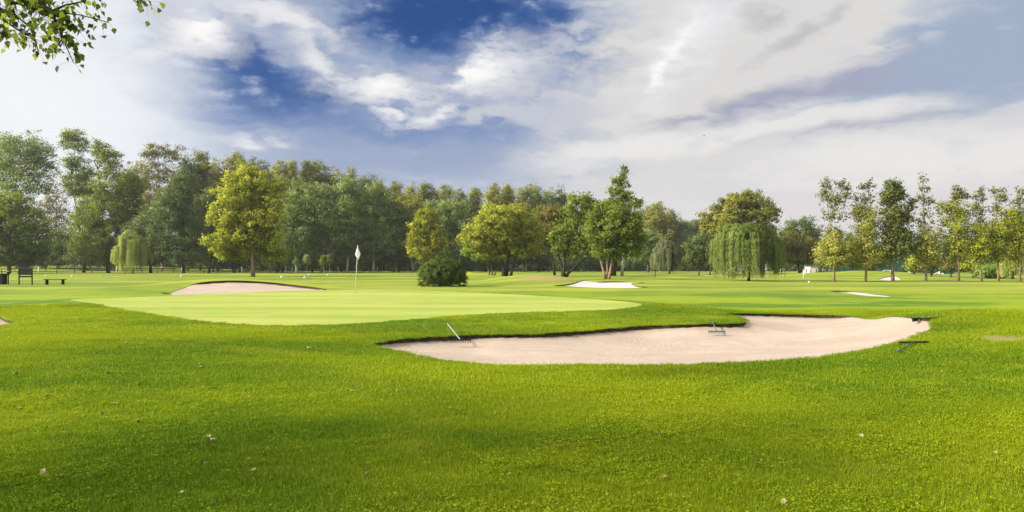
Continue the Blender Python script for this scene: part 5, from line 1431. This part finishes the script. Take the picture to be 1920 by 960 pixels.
# ------------------------------------------------------------------ people, far off
def person_parts():
    def skin(name, verts, edges, rad, mat, parent, root_i=0):
        me = bpy.data.meshes.new(name); me.from_pydata(verts, edges, []); me.update()
        o = link_mesh(name, me, None, parent); me.materials.append(mat); 
        m = o.modifiers.new('skin', 'SKIN'); m.use_smooth_shade = True
        for i, r_ in enumerate(rad):
            v = me.skin_vertices[0].data[i]; v.radius = (r_, r_) if not isinstance(r_, tuple) else r_
            v.use_root = (i == root_i)
        s = o.modifiers.new('smooth', 'SUBSURF'); s.levels = 1; s.render_levels = 2
        return o
    V = [(0, 0, .92), (0, 0, 1.15), (0, 0, 1.38), (0, -.01, 1.50), (0, -.02, 1.60), (0, -.02, 1.72),
         (-.10, 0, .86), (-.11, -.02, .48), (-.11, .02, .08), (-.11, -.12, .03), (.10, 0, .86), (.12, -.05, .48), (.12, .06, .08), (.12, -.08, .03),
         (-.19, 0, 1.40), (-.25, .02, 1.13), (-.23, -.10, .90), (-.23, -.14, .80), (.19, 0, 1.40), (.26, .03, 1.13), (.22, -.12, .92), (.21, -.17, .83)]
    E = [(0, 1), (1, 2), (2, 3), (3, 4), (4, 5), (0, 6), (6, 7), (7, 8), (8, 9), (0, 10), (10, 11), (11, 12), (12, 13), (2, 14), (14, 15), (15, 16), (16, 17), (2, 18), (18, 19), (19, 20), (20, 21)]
    rad = [(.15, .11), (.13, .10), (.16, .11), .055, .09, .085, .09, .058, .04, .045, .09, .058, .04, .045, .065, .045, .033, .038, .065, .045, .033, .038]
    body = skin('person', V, E, rad, MT['skin'], None)
    # face: nose and eyes sit on the head
    MB().tube([(0, -.105, 1.65), (0, -.135, 1.615)], [.012, .018], 6).build('nose', MT['skin'], body, True)
    for s in (-1, 1): MB().ball((s * .033, -.10, 1.655), .012, 8, 5).build('eye', MT['hair'], body, True)
    MB().ball((0, .012, 1.71), (.105, .115, .105), 14, 9).build('hair', MT['hair'], body, True)
    sv = [V[i] for i in (0, 1, 2)] + [V[14], V[15], V[18], V[19]]
    shirt = skin('shirt', sv, [(0, 1), (1, 2), (2, 3), (3, 4), (2, 5), (5, 6)], [(.165, .125), (.15, .12), (.175, .125), .08, .062, .08, .062], MT['white'], body)
    tv = [V[i] for i in (0, 6, 7, 8, 10, 11, 12)]
    tro = skin('trousers', tv, [(0, 1), (1, 2), (2, 3), (0, 4), (4, 5), (5, 6)], [(.16, .12), .105, .075, .06, .105, .075, .06], MT['blue'], body)
    return body, shirt, tro
body0, shirt0, tro0 = person_parts()
PEOPLE = [(303.5, 186, 2.6, (.60, .12, .32), (.06, .12, .30), 'person in a pink top and blue jeans under the trees right of the small willow', 'people in the park'),
          (988, 232, .4, (.62, .30, .32), (.40, .10, .12), 'person in pink and red standing by the fence right of the broad yellow tree', 'people in the park'),
          (1496, 146, .8, (.34, .06, .06), (.10, .05, .06), 'person in a red top at the goal left of the distant flag', 'people by the sports court'),
          (1512, 150, -.6, (.30, .09, .08), (.06, .06, .09), 'person in dark red just left of the white shed', 'people by the sports court'),
          (1520, 148, 1.9, (.22, .07, .07), (.05, .04, .04), 'person in brownish red in front of the white shed', 'people by the sports court'),
          (1531, 145, .2, (.26, .05, .07), (.05, .03, .04), 'person in dark red at the right corner of the white shed', 'people by the sports court'),
          (1535.5, 144, -1.2, (.45, .26, .22), (.30, .16, .13), 'person in pale pink between the shed and the white screen', 'people by the sports court'),
          (1543, 147, .5, (.60, .36, .08), (.20, .09, .06), 'person in an orange top in front of the white screen', 'people by the sports court')]
for i, (px, Y, rz, c1, c2, lab, grp) in enumerate(PEOPLE):
    if i == 0: b = body0; sh, tr_ = shirt0, tro0
    else:
        b = body0.copy(); COL.objects.link(b)
        for ch in list(body0.children):
            c = ch.copy(); COL.objects.link(c); c.parent = b
            if ch is shirt0: sh = c
            if ch is tro0: tr_ = c
    for o, c in ((sh, c1), (tr_, c2)):
        o.material_slots[0].link = 'OBJECT'; o.material_slots[0].material = cloth('cloth', c)
    x = X_of(px, Y); b.location = (x, Y, tz(x, Y)); b.rotation_euler = (0, 0, rz); b.scale = (.64 if px > 1400 else 1.0,) * 3; tag(b, lab, 'person', grp)

# ------------------------------------------------------------------ bird
def bird():
    Y = 90; root = empty('bird', (X_of(1320, Y), Y, Z_of(255, Y)), 'small dark bird flying in the sky above the big poplar', 'bird', None, .7)
    b = MB().tube([(-.13, 0, .0), (-.09, 0, .01), (-.02, 0, .015), (.06, 0, .015), (.11, 0, .03), (.135, 0, .03), (.16, 0, .02)], [.008, .02, .036, .034, .022, .018, .003], 10)
    b.add([(-.12, -.02, .0), (-.12, .02, 0), (-.21, .035, -.005), (-.21, -.035, -.005)], [(0, 1, 2, 3)])
    o = b.build('body', MT['feather'], root, True)
    for s in (-1, 1):
        w = MB(); P = [(.05, .02, .02), (.07, .13, .09), (.03, .27, .10), (-.03, .24, .085), (-.05, .12, .07), (-.05, .02, .015)]
        w.add([(x, y * s, z) for x, y, z in P], [(0, 1, 4, 5), (1, 2, 3, 4)]); f = w.build('wing', MT['feather'], root)
        f.modifiers.new('thickness', 'SOLIDIFY').thickness = .006
bird()

# ------------------------------------------------------------------ fallen leaves on the near lawn
LV = [(28, 672), (89, 684), (31, 706), (202, 704), (180, 667), (223, 655), (238, 647), (265, 648), (377, 693), (214, 765), (190, 783), (62, 796), (147, 788), (258, 799), (340, 800), (404, 797), (427, 782), (392, 827), (397, 834),
      (82, 893), (117, 901), (340, 935), (466, 870), (476, 889), (687, 898), (630, 820), (579, 658), (660, 738), (88, 749), (38, 773), (386, 880), (1470, 950), (1419, 877), (1245, 905), (957, 900), (1076, 930), (1616, 825),
      (1867, 858), (1230, 824), (1125, 835), (142, 587), (178, 618), (210, 617)]
OWN = {(82, 893): 'largest pale curled leaf, nearest the lower left corner of the lawn', (427, 782): 'broad tan leaf, rightmost of the row left of the lawn centre', (62, 796): 'flat orange-tan leaf near the left edge of the lawn',
       (392, 827): 'narrow pale leaf lying above its twin, left of centre', (397, 834): 'narrow pale leaf lying below its twin, left of centre', (340, 935): 'small tan leaf nearest the bottom edge at the left', (957, 900): 'tan leaf alone at the centre of the near lawn',
       (1470, 950): 'upright tan leaf at the bottom edge, right of centre', (1419, 877): 'dark brown crumpled leaf in the clover right of centre', (142, 587): 'white leaf alone on the lawn left of the green', (687, 898): 'yellowish leaf left of the lawn centre'}
def leaf_mesh_one(seed, curl):
    r = np.random.default_rng(seed); n = 9; vs = []; fs = []
    for i in range(n):
        t_ = i / (n - 1); w = math.sin(math.pi * t_ ** .8) * .42 * (1 + .25 * math.sin(t_ * 19 + seed))
        z = curl * (t_ - .5) ** 2 * 1.6 + .05 * math.sin(t_ * 7 + seed)
        for s in (-1, -.5, 0, .5, 1): vs.append((t_ - .5, s * w, z + curl * abs(s) ** 1.6 * w * 1.1 + .02 * r.normal()))
    for i in range(n - 1):
        for j in range(4): fs.append((i * 5 + j, i * 5 + j + 1, i * 5 + j + 6, i * 5 + j + 5))
    m = MB(); m.add(vs, fs); m.tube([(-.5, 0, curl * .4), (-.75, .03, curl * .55), (-.95, .1, curl * .4)], [.022, .016, .014], 5); return m
lm = []
for i, c in enumerate((.35, .6, .9, .2)):
    o = leaf_mesh_one(i, c).build('fallen_leaf', MT['dryleaf'], None, True); lm.append(o)
    o.modifiers.new('thickness', 'SOLIDIFY').thickness = .012
lr = np.random.default_rng(4)
for i, (px, py) in enumerate(LV):
    src = lm[i % 4]; o = src if i < 4 else src.copy()
    if i >= 4: COL.objects.link(o)
    p = H3(px, py, .035); s = .034 + .018 * lr.uniform()
    if p.y > 8: s *= 1.5
    if (px, py) == (82, 893): s = .06
    o.location = p; o.scale = (s, s, s * 1.2); o.rotation_euler = (lr.uniform(-.5, .5), lr.uniform(-.5, .5), lr.uniform(0, 6.28))
    if (px, py) in ((82, 893), (1470, 950)): o.rotation_euler = (.2, -1.1, 1.2)
    o.material_slots[0].link = 'OBJECT'; o.material_slots[0].material = MT['paleleaf'] if (px, py) in ((82, 893), (142, 587), (397, 834), (392, 827)) or i % 5 == 1 else MT['brownleaf'] if px in (1419, 258, 223) or i % 7 == 3 else MT['dryleaf']
    tag(o, OWN.get((px, py), 'small dry tan or brown leaf fallen on the near lawn'), 'leaf', 'fallen leaves on the lawn')

# ------------------------------------------------------------------ tree at the left whose branch hangs into the picture, and its neighbours out of frame
def hang_leaf_mesh(c, ax, nr, size, tint, parent, r):
    n = len(c); tq = unit(ax); nq = unit(nr - tq * (nr * tq).sum(1)[:, None]); b = np.cross(nq, tq); s = size[:, None]
    pr = [(0, 0, 0), (.12, .34, .05), (.30, .44, .07), (.62, .26, .05), (1.0, 0, -.04), (.62, -.26, .05), (.30, -.44, .07), (.12, -.34, .05), (.5, 0, 0)]
    v = np.stack([c + tq * s * a + b * s * w + nq * s * h_ for a, w, h_ in pr], 1)
    k = np.array([[0, 1, 2, 8], [8, 2, 3, 4], [8, 4, 5, 6], [0, 8, 6, 7]]); f = (np.arange(n)[:, None, None] * 9 + k[None]).reshape(-1, 4)
    me = np_mesh('leaves', v.reshape(-1, 3), f)
    at = me.attributes.new('tint', 'FLOAT', 'FACE'); at.data.foreach_set('value', np.repeat(np.clip(tint, 0, 1), 4).astype(np.float32))
    at = me.attributes.new('clump', 'FLOAT_VECTOR', 'FACE'); at.data.foreach_set('vector', np.repeat(nq, 4, 0).astype(np.float32).ravel())
    return link_mesh('leaves', me, LEAF['green'], parent)
def overhang_tree():
    r = np.random.default_rng(91); Y = 8.4; bx, by = -11.0, 3.2; bz = tz(bx, by) - .05
    root = empty('overhanging_tree', (bx, by, bz), 'leafy tree branch hanging into the top left corner of the sky', 'tree')
    o = Vector((bx, by, bz)); P = lambda px, py, dy=0: E3(px, py, Y + dy) - o
    tw = [[P(-260, -190, -1.2), P(-60, -40), P(20, 4), P(95, 22), P(150, 28), P(204, 42)], [P(60, 12), P(98, 26), P(112, 55), P(121, 80), P(138, 118)], [P(-60, -40), P(-20, 20), P(40, 60), P(66, 74), P(72, 98)],
          [P(-200, -60, -.6), P(-60, 30), P(-10, 50), P(14, 74)], [P(-60, -40), P(90, -60), P(210, -30), P(262, -2), P(275, 10)], [P(95, 22), P(122, 10), P(160, 2), P(172, -14)], [P(-100, -80), P(0, -20), P(60, -8), P(90, 14)],
          [P(20, 4), P(28, 28), P(48, 44)], [P(98, 26), P(130, 40), P(142, 56)], [P(-60, 0), P(-10, 12), P(18, 24)], [P(112, 55), P(118, 70), P(104, 92)], [P(-60, -40), P(30, -30), P(70, -6), P(64, 22)]]
    dens = [85, 90, 62, 80, 42, 40, 90, 52, 50, 70, 26, 85]
    mb = MB(); C = []; A = []
    for path, n in zip(tw, dens):
        L = len(path); mb.tube(path, [.012 * (1 - i / L) + .0022 for i in range(L)], 6, cap=False)
        for j in range(n):
            u = r.uniform(.22, 1) * (L - 1); i = min(int(u), L - 2); p = path[i].lerp(path[i + 1], u - i)
            off = Vector(r.normal(size=3) * np.array([.06, .18, .055])); q = p + off
            mb.tube([p, p.lerp(q, .6) + Vector((0, 0, .01)), q], .0011, 4, cap=False)
            C.append(q); A.append((r.normal() * .45, r.normal() * .5, -1 + .35 * r.normal()))
    C = np.array([tuple(c) for c in C]); n = len(C)
    # the rest of the crown, out of frame above and to the left
    m = 1000; e = r.normal(size=(m, 3)) * np.array([1.5, 1.4, .9]) + np.array([0, -.8, 6.6]); ok = ~((e[:, 1] + by > 6.8) & (e[:, 2] < 6.3) & (e[:, 0] + bx > -7.5))
    e = e[ok]
    hang_leaf_mesh(np.concatenate([C, e]), np.concatenate([np.array(A), np.tile([0, 0, -1.0], (len(e), 1)) + .6 * r.normal(size=(len(e), 3))]), r.normal(size=(n + len(e), 3)) + np.array([0, -.2, .5]),
                   np.concatenate([r.uniform(.05, .085, n), r.uniform(.12, .26, len(e))]), .45 + r.normal(0, .22, n + len(e)), root, r)
    mb.build('twigs', BARK['dark'], root, True)
    t = MB().tube([(0, 0, 0), (.1, .05, 1.6), (.05, .1, 3.4), (.3, .0, 5.2), (.4, -.1, 7.2)], [.34, .26, .22, .15, .05], 12)
    t.tube([(.06, .1, 3.2), Vector((1.0, 1.6, 5.0)), tw[0][0]], [.14, .08, .014], 8).tube([(.15, .05, 4.4), Vector((.9, 1.4, 5.4)), tw[3][0]], [.10, .05, .012], 8)
    for k in range(10):
        z = r.uniform(3.5, 6); ee = Vector((r.normal() * 1.4, -.9 + r.normal() * 1.2, z + r.uniform(.6, 2))); s = Vector((.1, .05, z)); t.tube([s, s.lerp(ee, .5) + Vector((0, 0, .2)), ee], [.09, .05, .012], 6)
    t.build('trunk', BARK['brown'], root, True)
overhang_tree()
def neighbour(x, y, h, w, seed, label, n=3000):
    r = np.random.default_rng(seed); z = tz(x, y) - .05
    root = empty('shade_tree', (x, y, z), label, 'tree')
    k = r.normal(size=(26, 3)) * np.array([w * .5, w * .5, h * .14]) + np.array([0, 0, h * .68]); i = r.integers(0, 26, n)
    c = k[i] + r.normal(size=(n, 3)) * np.array([.5, .5, .35])
    leaf_object('crown', c, np.tile([0, 0, .6], (n, 1)), r.uniform(.14, .30, n), .45 + r.normal(0, .2, n), LEAF['green'], root, r)
    t = MB().tube([(0, 0, 0), (.05, 0, h * .3), (0, .05, h * .6), (0, 0, h * .85)], [.26, .2, .14, .04], 10)
    for q in k: 
        s = Vector((0, 0, min(q[2] - .3, h * .5))); t.tube([s, s.lerp(Vector(q), .5) + Vector((0, 0, .15)), Vector(q)], [.07, .04, .012], 6)
    t.build('trunk', BARK['brown'], root, True)
neighbour(-16.0, 0.4, 9.0, 4.4, 21, 'leafy tree standing out of frame behind the camera to the left', 1000)

# ------------------------------------------------------------------ air
def haze():
    m, t, out = material('haze_air')
    v = t.node('ShaderNodeVolumePrincipled')
    v.inputs['Color'].default_value = (0.93, 0.95, 0.97, 1); v.inputs['Density'].default_value = HAZE
    v.inputs['Anisotropy'].default_value = 0.15
    t.nt.links.new(v.outputs[0], out.inputs['Volume'])
    x0, x1, y0, y1, z0, z1 = -330, 330, -30, 330, -4.0, 42
    me = MB().box(((x0 + x1) / 2, (y0 + y1) / 2, (z0 + z1) / 2), (x1 - x0, y1 - y0, z1 - z0))
    o = me.build('haze', m); tag(o, 'thin summer haze in the air over the course', 'haze', kind='stuff')
haze()
